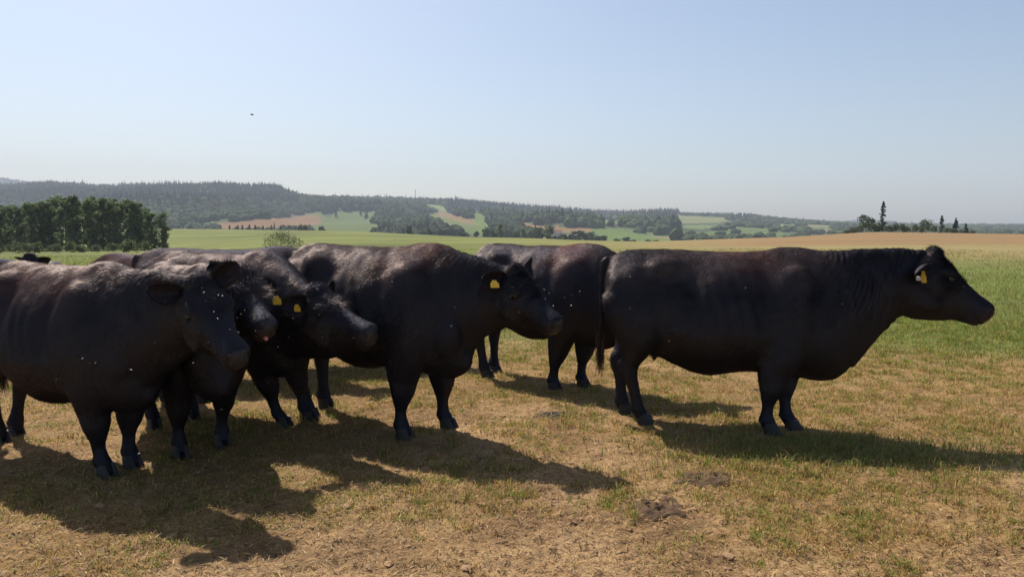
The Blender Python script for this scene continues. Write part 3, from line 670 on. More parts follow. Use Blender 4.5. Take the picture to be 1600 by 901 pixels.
def scatter(n, r0, r1, p=1.0, half=.68):
    """density falls with distance so that the picture is covered evenly"""
    u = rng.random(n); r = (r0**(2-p)+u*(r1**(2-p)-r0**(2-p)))**(1/(2-p)) if p != 2 else r0*(r1/r0)**u
    a = rng.uniform(-half, half, n); return r*np.sin(a), r*np.cos(a)

def pal(n, cols, jitter=.25):
    c = np.array(cols)[rng.integers(0, len(cols), n)]; return c*(1+rng.uniform(-jitter, jitter, n))[:,None]

# near tufts
nt_ = 12500; tx, ty = scatter(nt_, 2.3, 15, 1.5); R0 = np.hypot(tx, ty)
m = fbm2(tx*.5, ty*.5, 11, 4); s = fbm2(tx*1.7, ty*1.7, 41, 3)
keep = rng.random(nt_) < np.clip(.12+.10*sstep(-1, 2, tx)+.5*sstep(-.1, .4, m+(R0-5.2)/8)-.15*((tx < -.6) & (ty < 5.3))+.8*s-.22*sstep(5.2, 3.4, R0), .02, 1)
tx, ty, R0 = tx[keep], ty[keep], R0[keep]; k = 38
bx = np.repeat(tx, k)+rng.normal(0, .030, len(tx)*k)*np.repeat(rng.uniform(.5, 1.6, len(tx)), k)*np.repeat(1+R0*.06, k); by = np.repeat(ty, k)+rng.normal(0, .030, len(tx)*k)*np.repeat(rng.uniform(.5, 1.6, len(tx)), k)*np.repeat(1+R0*.06, k)
th_ = np.repeat(rng.uniform(.6, 1.5, len(tx)), k); n = len(bx); rb = np.hypot(bx, by)
green_f = np.repeat(rng.random(len(tx)), k); lush = sstep(8, 12, rb)
h = th_*rng.uniform(.014, .048, n)*np.where((bx < -.6) & (by < 5.3), .75, 1)*(1+.5*lush); w = rng.uniform(.0022, .0045, n)*(1+rb*.09)
cg = pal(n, [(.22,.26,.04), (.13,.18,.032), (.31,.31,.06), (.18,.22,.04)], .4); cs = pal(n, [(.50,.34,.12), (.40,.26,.09), (.56,.41,.17), (.30,.18,.07)])
isg = (rng.random(n) < np.clip(green_f*.9+lush*.5, 0, .93)); col = np.where(isg[:,None], cg, cs)
blades('stubble_grass', bx, by, h, w, rng.uniform(.2, 1.3, n), col, 'short grazed yellow green grass tufts across the trampled ground')
# single short stalks everywhere
n = 110000; x, y = scatter(n, 2.2, 15, 1.6); r = np.hypot(x, y); m = fbm2(x*.5, y*.5, 11, 4)
kp = rng.random(n) < np.clip(.30+.6*sstep(-.3, .4, m+(r-6)/9)-.2*sstep(5.2, 3.4, r), 0, 1); x, y, r = x[kp], y[kp], r[kp]; n = len(x)
col = np.where((rng.random(n) < .30+.4*sstep(7, 11, r))[:,None], pal(n, [(.18,.19,.04), (.14,.16,.03)]), pal(n, [(.52,.36,.14), (.40,.25,.10), (.27,.15,.065), (.56,.41,.2)]))
blades('dry_stalks', x, y, rng.uniform(.012, .045, n), rng.uniform(.002, .004, n)*(1+r*.09), rng.uniform(.3, 2.2, n), col, 'dry cut stalks standing and lying all over the foreground', seg=1)
# flat litter
n = 130000; x, y = scatter(n, 2.2, 14, 1.6); r = np.hypot(x, y)
col = pal(n, [(.52,.35,.15), (.36,.21,.085), (.20,.11,.05), (.60,.44,.23), (.30,.17,.075), (.085,.045,.025), (.44,.29,.13)], .3)
blades('dead_thatch', x, y, rng.uniform(.02, .065, n), rng.uniform(.0025, .006, n)*(1+r*.07), rng.uniform(.8, 1.2, n), col, 'flattened straw coloured thatch and leaf litter on the bare soil', flat=True)
# lush pasture farther off
n = 190000; x, y = scatter(n, 9.5, 60, 2.0); r = np.hypot(x, y); nb = fbm2(x*.5, y*.5, 11, 4); m2 = fbm2(x*.3, y*.3, 51, 3)
kp = rng.random(n) < sstep(8.5, 14.5, r+nb*4)*np.clip(.75+1.1*m2, .15, 1); x, y, r, m2, nb = x[kp], y[kp], r[kp], m2[kp], nb[kp]; n = len(x)
px_ = 800+F*x/y; dryf = np.clip(sstep(22, 60, r)*.8*sstep(600, 1200, px_)+.12+.5*m2, 0, 1)
col = np.where((rng.random(n) < dryf)[:,None], pal(n, [(.38,.30,.12), (.31,.26,.09)]), pal(n, [(.19,.24,.045), (.13,.19,.035), (.24,.28,.06), (.16,.21,.045)]))
blades('pasture_grass', x, y, rng.uniform(.035, .13, n)*(1+.8*m2)*sstep(6, 16, r), rng.uniform(.004, .007, n)*(1+r*.10), rng.uniform(.15, .9, n), col, 'longer green pasture grass growing behind the cattle', seg=1)
# fresher blades in the clump under the right cow
n = 3500; x = rng.normal(2.3, .65, n); y = rng.normal(5.1, .25, n)
blades('fresh_grass', x, y, rng.uniform(.03, .10, n), rng.uniform(.003, .006, n), rng.uniform(.2, 1.1, n), pal(n, [(.12,.17,.035), (.17,.21,.05), (.30,.25,.09)]), 'greener longer grass in the shadow of the rightmost cow')
# clods and pebbles
def clods():
    V, Fs = [], []; n = 2600; x, y = scatter(n, 2.3, 9, 1.5); z = terrain(x, y)
    ico = np.array([(0,0,1),(.9,0,.4),(.28,.85,.4),(-.72,.53,.4),(-.72,-.53,.4),(.28,-.85,.4),(.72,.53,-.3),(-.28,.85,-.3),(-.9,0,-.3),(-.28,-.85,-.3),(.72,-.53,-.3)])
    f_ = [(0,1,2),(0,2,3),(0,3,4),(0,4,5),(0,5,1),(1,6,2),(2,6,7),(2,7,3),(3,7,8),(3,8,4),(4,8,9),(4,9,5),(5,9,10),(5,10,1),(1,10,6)]
    for i in range(n):
        s = random.uniform(.005, .016)*(1.8 if random.random() < .05 else 1); q = ico*(1+rng.uniform(-.35, .35, ico.shape))*[s*random.uniform(.8,1.7), s*random.uniform(.8,1.5), s*.6]
        b = len(V)*11; V.append(q+[x[i], y[i], z[i]]); Fs += [(a+b, c+b, d+b) for a, c, d in f_]
    o = new_obj('soil_crumbs', mesh_np('soil_crumbs', np.vstack(V), Fs, None, [simple_mat('soil_crumb', (.28,.17,.09), .95, .5, 9)], False)); tag(o, 'small clods and crumbs of dry soil scattered over the foreground', 'soil', kind='stuff')
clods()

# ------------------------------------------------------------------ dung pats
M_DUNG = simple_mat('dried_dung', (.105,.066,.042), .95, .45, 22, bump=.8, spec=.08)
M_DUNG2 = simple_mat('fresh_dung', (.035,.022,.014), .7, .4, 22, bump=.8, spec=.2)
def dung(px, py, rx, ry, hgt, mat, label, sd):
    Y = H*F/(py-HY); p = P(px, py, Y); nr, na = 22, 64; V = [(0, 0, hgt)]; Fq, Ft = [], []
    for i in range(1, nr+1):
        for j in range(na):
            t = i/nr; a = 2*math.pi*j/na; e = 1.22+.32*float(noise2(np.array([math.cos(a)*1.6+sd]), np.array([math.sin(a)*1.6]), sd)[0])+.10*float(noise2(np.array([math.cos(a)*5+sd]), np.array([math.sin(a)*5]), sd)[0])
            X, Y_ = rx*t*e*math.cos(a), ry*t*e*math.sin(a)
            zz = hgt*(1-t**5)*(.75+.9*float(fbm2(np.array([X*22+sd]), np.array([Y_*22]), sd, 4)[0])+.12*math.sin(t*17+2*math.cos(a)))
            V.append((X, Y_, zz if i < nr else -.02))
    for j in range(na): Ft.append((0, 1+j, 1+(j+1) % na))
    for i in range(nr-1):
        for j in range(na): Fq.append((1+i*na+j, 1+(i+1)*na+j, 1+(i+1)*na+(j+1) % na, 1+i*na+(j+1) % na))
    o = new_obj('dung_pat', mesh_np('dung_pat', V, Ft, Fq, [mat], True)); o.location = (p[0], Y, tz(p[0], Y)); o.rotation_euler = (0,0,sd)
    tag(o, label, 'dung', 'dung pats on the pasture')
dung(1030, 803, .17, .12, .036, M_DUNG, 'largest grey brown dung pat, nearest the camera, lower right of centre', 1)
dung(1102, 757, .18, .10, .034, M_DUNG, 'elongated crusted grey dung pat just behind the largest one', .3)
dung(867, 654, .16, .10, .032, M_DUNG2, 'dark moist dung pat between the middle cow and the rightmost cow', .2)
dung(1197, 612, .10, .08, .03, M_DUNG2, 'small dark dung pat under the belly of the rightmost cow', .6)

# ------------------------------------------------------------------ fence wire
def tube(pts, r, k=6):
    rg = []
    for i, p in enumerate(pts):
        d = unit(np.array(pts[min(i+1, len(pts)-1)])-np.array(pts[max(i-1, 0)])); a = unit(np.cross(d, [.03,.1,1])); b = np.cross(d, a)
        rg.append(np.array([np.array(p)+(a*math.cos(2*math.pi*j/k)+b*math.sin(2*math.pi*j/k))*r for j in range(k)]))
    s = Soup(); s.loft(rg); return np.vstack(s.V), s.F
def from_soup(name, V, Fs, mat, parent=None, smooth=True):
    m = bpy.data.meshes.new(name); m.from_pydata(np.asarray(V).tolist(), [], Fs); m.materials.append(mat); m.update()
    if smooth: m.shade_smooth()
    return new_obj(name, m, parent)
M_WIRE = simple_mat('fence_wire_plastic', (.45,.50,.38), .5)
M_POST = simple_mat('white_plastic_post', (.6,.6,.55), .5)
fr = empty('electric_fence', (1.55, 9.3, tz(1.55, 9.3))); tag(fr, 'thin pale electric fence wire stretched over the green grass at the right edge', 'fence')
x1, y1, z1 = 1.55, 9.3, .72; x2, y2, z2 = 8.2, 8.6, .74
zo = tz(1.55, 9.3); pts = [(x1+(x2-x1)*t-1.55, y1+(y2-y1)*t-9.3, z1+(z2-z1)*t-.05*4*t*(1-t)-zo) for t in np.linspace(0, 1, 24)]
V, Fs = tube(pts, .0028); from_soup('wire', V, Fs, M_WIRE, fr)
for (x, y) in ((x1, y1), (x2, y2)):
    V, Fs = tube([(x-1.55, y-9.3, tz(x, y)-zo-.05), (x-1.55, y-9.3, .45), (x-1.55, y-9.3, .86)], .009, 8); from_soup('post', V, Fs, M_POST, fr)

# ------------------------------------------------------------------ flies and a bird
M_FLYB = simple_mat('fly_body', (.03,.028,.025), .5); M_WING = simple_mat('fly_wing', (.6,.58,.52), .35, spec=.8)
def fly_mesh():
    s = Soup(); s.ell((0,0,0), (.0038,.0018,.0018), k=6); nb = len(s.F); V = np.vstack(s.V); Fs = list(s.F); k = len(V)
    W = []
    for sd in (-1, 1):
        W += [(.0015, .0008*sd, .001), (-.001, .0072*sd, .0035), (-.0060, .0062*sd, .003), (-.0050, .0020*sd, .0015)]
    V = np.vstack([V, W]); Fs += [(k, k+1, k+2, k+3), (k+7, k+6, k+5, k+4)]
    m = bpy.data.meshes.new('fly'); m.from_pydata(V.tolist(), [], Fs); m.materials.append(M_FLYB); m.materials.append(M_WING)
    m.polygons.foreach_set('material_index', [0]*nb+[1, 1]); m.update(); return m
fm = fly_mesh()
FL = [(258,470,3.7),(316,450,3.8),(318,457,3.8),(322,470,3.8),(348,462,3.9),(335,487,3.9),(340,497,3.9),(341,461,3.9),(360,515,3.9),(326,534,3.8),(242,536,3.7),(302,567,3.7),(382,485,4.4),(376,491,4.4),(371,497,4.4),
      (366,505,4.4),(390,494,4.5),(398,470,4.5),(396,463,4.5),(352,475,4.4),(410,480,4.5),(408,566,4.4),(451,527,4.6),(435,542,4.6),(420,546,4.6),(399,517,4.4),(372,519,4.4),(457,497,4.7),(504,527,4.9),(552,528,4.9),(580,485,4.9),
      (813,447,4.9),(850,452,5.0),(858,458,5.0),(852,467,5.0),(883,465,5.0),(892,477,5.1),(797,463,4.9),(811,488,4.9),(894,461,5.1),(710,480,5.0),(865,478,5.0),(847,443,5.0),(905,455,5.1),(706,509,5.0),(935,432,5.4),
      (984,482,5.2),(1045,533,5.3),(1028,467,5.3),(1165,450,5.2),(1316,475,5.0),(1410,478,5.0),(1506,447,5.0),(1243,397,5.2),(1355,419,5.0),(985,432,5.3),(128,560,3.9),(140,568,3.9),(148,567,3.9),(204,577,3.7),(88,593,3.9),
      (376,696,4.3),(346,640,4.2),(300,602,3.9),(408,678,4.4),(590,436,5.0),(560,470,4.9),(612,440,5.0),(635,420,5.1)]
for i, (a, b, d) in enumerate(FL):
    o = new_obj('fly', fm); o.location = P(a, b, d); o.rotation_euler = (rng.uniform(-.6,.6), rng.uniform(-.6,.6), rng.uniform(0,6.3)); o.scale = (.5+.17*(i % 3),)*3
    tag(o, 'tiny sunlit fly hovering in front of the dark cattle', 'fly', 'flies buzzing around the cattle')
def bird():
    root = empty('bird', P(394, 179.5, 60)); tag(root, 'tiny dark bird gliding in the pale sky over the hills', 'bird')
    s = Soup(); s.ell((0,0,0), (.15,.04,.04), k=10)
    from_soup('body', np.vstack(s.V), s.F, M_FLYB, root)
    for sd in (-1, 1):
        V = [(.06,.02*sd,.02),(.05,.20*sd,.06),(.0,.38*sd,.04),(-.05,.22*sd,.055),(-.06,.02*sd,.02)]; V2 = [(x, y, z-.012) for x, y, z in V]
        from_soup('wing', V+V2, [(0,1,2,3,4), (9,8,7,6,5)]+[(i, (i+1) % 5, (i+1) % 5+5, i+5) for i in range(5)], M_FLYB, root, False)
    root.rotation_euler = (0, .1, .1)
bird()

# ------------------------------------------------------------------ trees
M_LEAF = leaf_mat('tree_foliage', .4, .6); M_BARK = simple_mat('tree_bark', (.09,.07,.055), .9, .4, 3)
def crown_mesh(kind, hgt, wid, nleaf, seed, leaf=.3):
    g = np.random.default_rng(seed); pts = []; nrm = []
    if kind == 'spruce' or kind == 'sparse_spruce':
        n = nleaf; nb_ = 75; bz = g.random(nb_)**.85*.9+.07; ba = g.uniform(0, 6.28, nb_); bl = wid/2*np.clip(1-bz, 0, 1)**(.8 if kind == 'spruce' else .5)*g.uniform(.45, 1.15, nb_)+.02*wid
        br = g.integers(0, nb_, n); t = g.random(n)**.8; top_ = g.random(n) < .05
        rad = bl[br]*t; z = (bz[br]*hgt)-rad*.28+g.normal(0, .012*hgt, n); z = np.where(top_, hgt*g.uniform(.85, 1.0, n), z); rad = np.where(top_, .02*wid, rad); a = ba[br]+g.normal(0, .22, n)
        P_ = np.stack([rad*np.cos(a), rad*np.sin(a), z], 1)
        shade = g.uniform(.7, 1.3, n)
    else:
        nc = 26 if kind == 'round' else 34; cs = []
        for i in range(nc):
            t = (i+.5)/nc
            if kind == 'tall': zc = .06+.90*t; ww = wid*.5*np.interp(zc, [.0,.2,.6,.85,1], [.7,.9,.9,.7,.25])*g.uniform(.2, .85); rr_ = g.uniform(.11, .20)*wid
            elif kind == 'bush': zc = .2+.6*g.random(); ww = wid*.5*g.uniform(.1, 1.0)*(1.15-zc); rr_ = g.uniform(.12,.20)*wid
            else: zc = .30+.62*t; ww = wid*.5*math.sqrt(max(0, 1-((zc-.58)/.42)**2))*g.uniform(.3, .85); rr_ = g.uniform(.12, .20)*wid
            a = g.uniform(0, 6.28); cs.append((ww*math.cos(a), ww*math.sin(a), zc*hgt, rr_))
        cs = np.array(cs); n = nleaf; ci = g.integers(0, nc, n); v = g.normal(0, 1, (n, 3)); v /= np.linalg.norm(v, axis=1)[:,None]; rad = cs[ci,3]*g.random(n)**.4
        P_ = cs[ci,:3]+v*rad[:,None]*[1,1,.85]; P_[:,2] = np.maximum(P_[:,2], .04*hgt); shade = (g.uniform(.75, 1.25, nc)[ci])*g.uniform(.75, 1.3, n)
    n = len(P_); a = g.normal(0, 1, (n, 3)); a /= np.linalg.norm(a, axis=1)[:,None]; b = np.cross(a, g.normal(0, 1, (n, 3))); b /= np.linalg.norm(b, axis=1)[:,None]
    sz = leaf*g.uniform(.6, 1.3, n)[:,None]
    V = np.stack([P_-a*sz*.5, P_+b*sz*.36, P_+a*sz*.5, P_-b*sz*.36], 1).reshape(-1, 3)
    base = {'spruce': (.032,.05,.024), 'sparse_spruce': (.032,.05,.024), 'round': (.06,.088,.03), 'tall': (.12,.165,.07), 'bush': (.085,.11,.045)}[kind]
    col = np.array(base)*shade[:,None]*np.stack([g.uniform(.85, 1.2, n), np.ones(n), g.uniform(.8, 1.1, n)], 1)
    return mesh_np('crown', V, None, np.arange(n*4).reshape(-1, 4), [M_LEAF], False, attrs={'col': np.repeat(col, 4, 0)})
def trunk_mesh(hgt, r, seed, limbs=7, top=.85, w=2):
    g = random.Random(seed); s = Soup()
    def add(pts, r0, r1):
        rg = []
        for i, p in enumerate(pts):
            q = r0+(r1-r0)*i/(len(pts)-1); rg.append(np.array([np.array(p)+np.array([math.cos(j*math.pi/4), math.sin(j*math.pi/4), 0])*q for j in range(8)]))
        s.loft(rg)
    ln = g.uniform(-.02,.02)*hgt; pts = [(ln*t*math.sin(t*3), ln*t, -.3+(hgt*top+.3)*t) for t in np.linspace(0, 1, 7)]; add(pts, r, r*.25)
    for i in range(limbs):
        t = .25+.6*(i/limbs); a = g.uniform(0, 6.28); L = w*g.uniform(.2, .42); b = (0, 0, hgt*t)
        add([(b[0]+math.cos(a)*L*q, b[1]+math.sin(a)*L*q, b[2]+L*.7*q) for q in (0,.5,1)], r*.4*(1-t*.5), r*.12)
    m = bpy.data.meshes.new('trunk'); m.from_pydata(np.vstack(s.V).tolist(), [], s.F); m.materials.append(M_BARK); m.update(); m.shade_smooth(); return m
PROTO = {}
def tree(name, kind, px, Y, hgt, wid, label, cat='tree', group=None, var=0, nleaf=1500, leaf=.3, trunk=True, zoff=0, grounded=None):
    x = (px-800)/F*Y; z = tz(x, Y)+zoff
    key = (kind, var)
    if key not in PROTO: PROTO[key] = (crown_mesh(kind, 10, 10*wid/hgt, nleaf, var*13+len(kind), leaf*10/hgt), trunk_mesh(10, .16 if kind != 'bush' else .06, var+3, 7 if kind != 'bush' else 4, .85 if kind != 'bush' else .5, 10*wid/hgt), 10*wid/hgt)
    c, t, w0 = PROTO[key]; r = empty(name, (x, Y, z), random.uniform(0, 6.28)); r.scale = (wid/w0, wid/w0, hgt/10)
    tag(r, label, cat, group); new_obj('crown', c, r); new_obj('trunk', t, r); return r

# the copse on the left, each tree on its own
top_px = np.array([[-60,325],[0,322],[40,320],[90,308],[150,306],[200,311],[225,320],[245,340],[262,358]])
row = []
for k, (Y0, step, jit) in enumerate(((150, 19, 6), (158, 21, 8), (167, 23, 8), (177, 26, 9))):
    p = -70+k*7
    while p < 258-k*4:
        row.append((p+random.uniform(-jit, jit), Y0+random.uniform(-3, 3), k)); p += step*random.uniform(.75, 1.25)
for i, (p, Y, k) in enumerate(row):
    x = (p-800)/F*Y; z0 = tz(x, Y); zt = H-(np.interp(p, top_px[:,0], top_px[:,1])-HY)/F*Y; hh = (zt-z0)*random.uniform(.92, 1.03)*(1 if k < 1 else 1.0)
    if p > 240: hh *= .96
    tree('alder_tree', 'tall', p, Y, hh, hh*random.uniform(.36,.46), 'slender dark green tree standing close among the others of the copse at the left', group='trees of the left copse', var=i % 5, nleaf=3200, leaf=.34)
tree('alder_tree', 'tall', 254, 148, 7.4, 4.6, 'low bushy tree at the right end of the left copse', var=7, nleaf=2200, leaf=.34)
# fringe of shrubs at its foot
for i, p in enumerate((-5, 22, 44, 58, 85, 110, 128, 150, 178, 205, 226)):
    tree('shrub', 'bush', p+random.uniform(-4,4), 118+random.uniform(-6,6), random.uniform(1.0, 2.0), random.uniform(2.4,3.6), 'pale green shrub at the foot of the left copse', 'shrub', 'shrubs at the foot of the left copse', var=i % 3, nleaf=700, leaf=.22)
tree('willow_shrub', 'bush', 440, 95, 1.95, 5.8, 'lone grey green bush in the pasture above the back of the cow stretching its head', 'shrub', var=5, nleaf=1500, leaf=.16)
# trees on the stubble hill to the right
tree('spruce_tree', 'sparse_spruce', 1377, 205, 8.4, 2.6, 'tallest narrow spruce, alone above the hedge on the stubble hill', var=1, nleaf=900, leaf=.42)
tree('oak_tree', 'round', 1352, 206, 5.0, 4.6, 'rounded tree at the left end of the hedge on the stubble hill', var=1, nleaf=1600, leaf=.32)
tree('ash_tree', 'round', 1446, 208, 3.9, 4.2, 'small spreading tree in the middle of the hedge on the stubble hill', var=2, nleaf=900, leaf=.3)
tree('spruce_tree', 'sparse_spruce', 1469, 209, 5.0, 2.1, 'short pointed spruce right of the small spreading tree', var=2, nleaf=600, leaf=.4)
tree('spruce_tree', 'spruce', 1491, 210, 4.4, 2.5, 'broad dark cone shaped spruce near the right end of the hedge', var=3, nleaf=800, leaf=.4)
tree('spruce_tree', 'spruce', 1507, 211, 3.0, 2.2, 'smallest dark spruce ending the hedge at its right', var=4, nleaf=600, leaf=.35)
for i, (p, hh, w) in enumerate(((1332,1.6,3.4),(1342,2.2,3.2),(1362,2.6,3.4),(1372,2.4,3.4),(1387,2.0,3.8),(1398,2.5,3.0),(1408,2.3,3),(1416,1.9,3),(1428,2.3,2.6),(1438,1.8,2.6),(1457,2.2,3),(1479,1.6,3.4),(1486,1.2,2.6),(1500,1.2,2.4),(1518,.9,2.6),(1322,1.0,3.2))):
    tree('hedge_shrub', 'bush', p, 203+random.uniform(-2,3), hh, w, 'low rounded shrub in the hedge line on the stubble hill', 'shrub', 'hedge shrubs on the stubble hill', var=i % 3, nleaf=700, leaf=.25)
# field trees beyond the pasture edge
MID = [(806,362,13,'round'),(818,356,13,'tall'),(832,360,12,'round'),(843,356,20,'round'),(858,352,20,'tall'),(868,368,14,'round'),(880,366,14,'round'),(893,366,12,'round'),(906,360,25,'round'),(918,372,10,'round'),(924,362,12,'tall'),
       (933,368,10,'round'),(941,368,14,'round'),(963,373,11,'round'),(979,370,13,'round'),(990,376,8,'round'),(1012,376,9,'round'),(1025,376,9,'round'),(1055,377,8,'round'),(1090,374,8,'round'),(1120,373,7,'round'),(782,350,14,'tall'),
       (760,356,12,'round'),(770,360,12,'round'),(722,362,12,'round'),(745,362,8,'round'),(690,358,9,'round'),(671,357,8,'round'),(640,354,8,'round'),(505,353,8,'round'),(478,352,8,'round'),(470,352,7,'round'),(400,352,7,'spruce'),(391,351,7,'spruce'),(380,352,7,'spruce'),(372,352,6,'round'),(412,353,7,'spruce'),(425,352,6,'spruce'),(440,353,6,'spruce'),(360,352,6,'spruce')]
for i, (p, top, wp, kd) in enumerate(MID):
    Y = 560+random.uniform(-60, 80); x = (p-800)/F*Y; z0 = tz(x, Y); zt = H-(top-HY)/F*Y; hh = max(3, zt-z0); w = wp*1.25*Y/F
    tree('field_tree', kd, p, Y, hh, w, 'rounded field tree standing in the row just beyond the pasture edge' if kd == 'round' else ('taller loose tree in the row just beyond the pasture edge' if kd == 'tall' else 'small dark conifer below the brown hillside field'),
         group={'round': 'rounded trees beyond the pasture edge', 'tall': 'taller loose trees beyond the pasture edge', 'spruce': 'small conifers below the brown field'}[kd], var=10+i % 3, nleaf=900, leaf=1.1)

# ------------------------------------------------------------------ forest on the far hills
M_FOREST = simple_mat('far_forest', (.032,.046,.022), .9, .35, .01, spec=.1)
def forest_mat():
    m = bpy.data.materials.new('far_forest'); nt, out = nodes(m); b = N(nt, 'ShaderNodeBsdfPrincipled'); b.inputs['Roughness'].default_value = .9; b.inputs['Specular IOR Level'].default_value = .1
    a = N(nt, 'ShaderNodeAttribute', attribute_name='col'); nt.links.new(a.outputs['Color'], b.inputs['Base Color']); nt.links.new(b.outputs[0], out.inputs[0]); return m
M_FOREST = forest_mat()
def forest():
    g = np.random.default_rng(3); n = 46000
    d = np.sqrt(g.uniform(760**2, 2750**2, n)); px = g.uniform(-250, 1800, n); x = (px-800)/F*d; y = d; z = terrain(x, y)
    hx, hy = proj(x, y, z); hx = hx+3*noise2(x*.02, y*.02, 31); hy2 = hy+.6*noise2(x*.02, y*.02, 32)
    keep = np.ones(n, bool)
    for c, pl_ in FIELDS:
        for up_ in (0, 4.2*2600/d*.55, 8*2600/d*.55): keep &= ~in_poly(hx, hy2-up_, pl_)
    op = fbm2(x/120, y/150, 22, 2); o = (op > .22) & ((hx > 520) | (hy2 > 347)) & (hy2 > 331); keep &= ~(o & (g.random(n) < .9))
    keep &= (g.random(n) < np.where(hx > 1060, .55, 1)) & (hy < HY+22)
    x, y, z, px, hy, d = x[keep], y[keep], z[keep], px[keep], hy[keep], d[keep]; n = len(x)
    # far ridge behind
    n2 = 5000; d2 = g.uniform(3900, 4700, n2); p2 = g.uniform(-100, 1750, n2); x2 = (p2-800)/F*d2; z2 = terrain(x2, d2)
    con_p = np.where(px < 470, sstep(332, 312, hy), np.where(px < 700, .15, np.where(px < 830, sstep(345, 325, hy), sstep(352, 335, hy)*.8)))
    con_p = np.clip(con_p*.9+.18*noise2(x/120, y/120, 61), 0, 1); isC = g.random(n) < con_p
    x = np.concatenate([x, x2]); y = np.concatenate([y, d2]); z = np.concatenate([z, z2]); isC = np.concatenate([isC, np.zeros(n2, bool)]); pxx = np.concatenate([px, p2])
    ridge = np.concatenate([d > 2450, np.zeros(n2, bool)])
    # conifers: two stacked cones; broadleaf: lumpy domes
    out = []
    for cone in (True, False):
        s = isC if cone else ~isC; X, Y, Z = x[s], y[s], z[s]; k = len(X); hh = g.uniform(13, 20, k) if cone else g.uniform(8, 15, k)
        hh = hh*(1+.25*noise2(X/60, Y/60, 77))*np.where(ridge[s], g.uniform(.75, 1.45, k), 1)*np.where(pxx[s] > 1060, .55, 1); w = g.uniform(6, 10, k)*(.85 if cone else 1.9)*np.where(pxx[s] > 1060, .9, 1)
        m_ = 7; a = np.arange(m_)/m_*2*math.pi; rot = g.uniform(0, 6, k)
        levels = [(.05,.85),(.5,.55),(.78,.26),(1.,.02)] if cone else [(.0,.75),(.35,1.0),(.72,.78),(.97,.25)]
        Vs = []
        for hf, rf in levels:
            jr = g.uniform(.78, 1.2, (k, m_)); A_ = a[None]+rot[:,None]
            Vs.append(np.stack([X[:,None]+np.cos(A_)*w[:,None]/2*rf*jr, Y[:,None]+np.sin(A_)*w[:,None]/2*rf*jr, Z[:,None]+hh[:,None]*hf*g.uniform(.95, 1.05, (k, m_))-1*(hf == 0)], 2))
        V = np.stack(Vs, 1).reshape(-1, 3); nl = len(levels); i = (np.arange(k)*nl*m_)[:,None,None]; L = (np.arange(nl-1)*m_)[None,:,None]; j = np.arange(m_)[None,None]; j2 = (j+1) % m_
        Fq = np.stack([i+L+j, i+L+j2, i+L+m_+j2, i+L+m_+j], -1).reshape(-1, 4)
        base = np.array([.020,.031,.016]) if cone else np.array([.042,.058,.024]); vary = g.uniform(.7, 1.35, k)*(1+.3*noise2(X/90, Y/90, 71))
        c = base*vary[:,None]*np.array([1,1.05,.85])
        out.append((V, Fq, np.repeat(c, nl*m_, 0)))
    names = [('conifer_wood', 'dark conifer forest covering the ridge and upper slopes of the far hills'), ('broadleaf_wood', 'mixed broadleaf woods and scrub on the lower slopes of the far hills')]
    for (V, Fq, c), (nm_, lb) in zip(out, names):
        o = new_obj(nm_, mesh_np(nm_, V, None, Fq, [M_FOREST], False, attrs={'col': c})); tag(o, lb, 'forest', kind='stuff')
forest()

# radio mast on the ridge
def mast():
    d = 2560; x = (650-800)/F*d; z = tz(x, d); top = H-(297.5-HY)/F*d; hh = top-z
    M = simple_mat('mast_steel', (.35,.35,.36), .6, metallic=.3); r = empty('radio_mast', (x, d, z)); tag(r, 'thin lattice radio mast on the skyline of the wooded ridge', 'mast')
    V, Fs = tube([(0,0,-2), (0,0,hh*.5), (0,0,hh)], 1.0, 6); from_soup('pole', V, Fs, M, r)
    V, Fs = tube([(0,0,hh-3.4), (0,0,hh-.2)], 2.1, 8); from_soup('antenna', V, Fs, M, r)
mast()
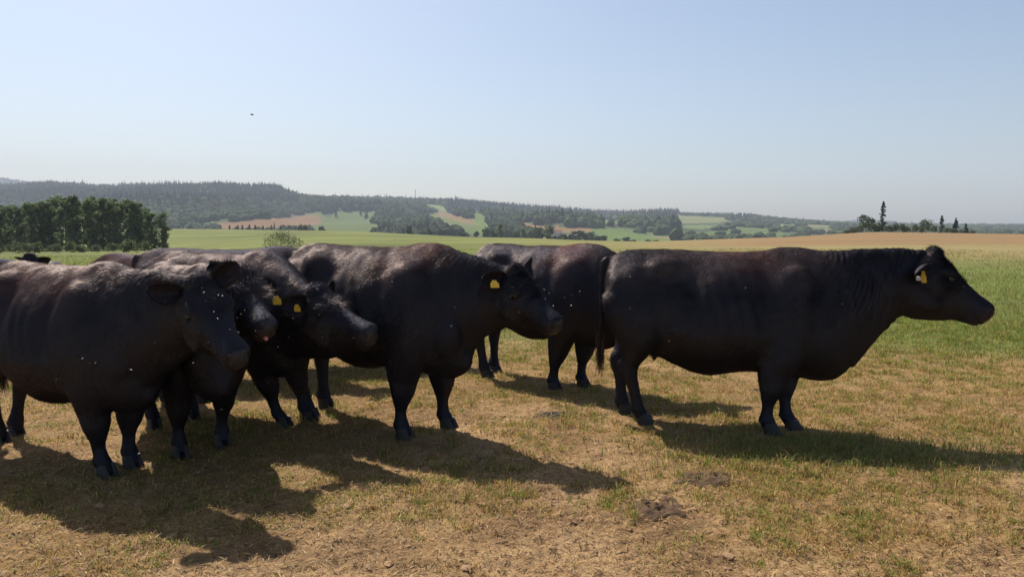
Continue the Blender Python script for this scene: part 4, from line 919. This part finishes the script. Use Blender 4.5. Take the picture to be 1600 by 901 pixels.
# small farm houses on the hillside
def house(px, Y, w, label):
    x = (px-800)/F*Y; z = tz(x, Y); r = empty('farmhouse', (x, Y, z), .3); tag(r, label, 'house')
    W = simple_mat('render_wall', (.6,.58,.52), .9, .1, .5); R_ = simple_mat('tile_roof', (.28,.13,.09), .9, .2, 1); D = simple_mat('window_glass', (.05,.06,.07), .3)
    a, b, h = w/2, w*.35, w*.35
    from_soup('wall', [(-a,-b,-2),(a,-b,-2),(a,b,-2),(-a,b,-2),(-a,-b,h),(a,-b,h),(a,b,h),(-a,b,h),(-a,0,h+b*.8),(a,0,h+b*.8)], [(0,1,5,4),(1,2,6,9,5),(2,3,7,6),(3,0,4,8,7)], W, r, False)
    e = .6; from_soup('roof', [(-a-e,-b-e,h-.35),(a+e,-b-e,h-.35),(a+e,0,h+b*.85),(-a-e,0,h+b*.85),(-a-e,b+e,h-.35),(a+e,b+e,h-.35),(-a-e,0,h+b*.85-.4),(a+e,0,h+b*.85-.4)], [(0,1,2,3),(3,2,5,4),(0,3,4,6),(1,7,5,2)], R_, r, False)
    for k in (-.3, 0, .3): from_soup('window', [(k*w-.5,-b-.02,h*.3),(k*w+.5,-b-.02,h*.3),(k*w+.5,-b-.02,h*.75),(k*w-.5,-b-.02,h*.75)], [(0,1,2,3)], D, r, False)
house(870, 900, 11, 'pale farmhouse half hidden among the trees beyond the pasture')
house(1238, 2300, 16, 'small light house on the distant hillside at the right')

# ------------------------------------------------------------------ haze
def haze():
    x0, x1, y0, y1, z0, z1 = -5250, 5250, -5250, 5250, -70, 420
    V = [(x0,y0,z0),(x1,y0,z0),(x1,y1,z0),(x0,y1,z0),(x0,y0,z1),(x1,y0,z1),(x1,y1,z1),(x0,y1,z1)]
    m = bpy.data.materials.new('haze'); nt, out = nodes(m); v = N(nt, 'ShaderNodeVolumePrincipled')
    v.inputs['Density'].default_value = HAZE; v.inputs['Color'].default_value = (.77,.865,1.0,1); v.inputs['Anisotropy'].default_value = .05
    nt.links.new(v.outputs[0], out.inputs['Volume'])
    o = from_soup('haze', V, [(3,2,1,0),(4,5,6,7),(0,1,5,4),(1,2,6,5),(2,3,7,6),(3,0,4,7)], m, None, False); tag(o, 'thin blue summer haze over the far hills', 'haze', kind='stuff')
haze()
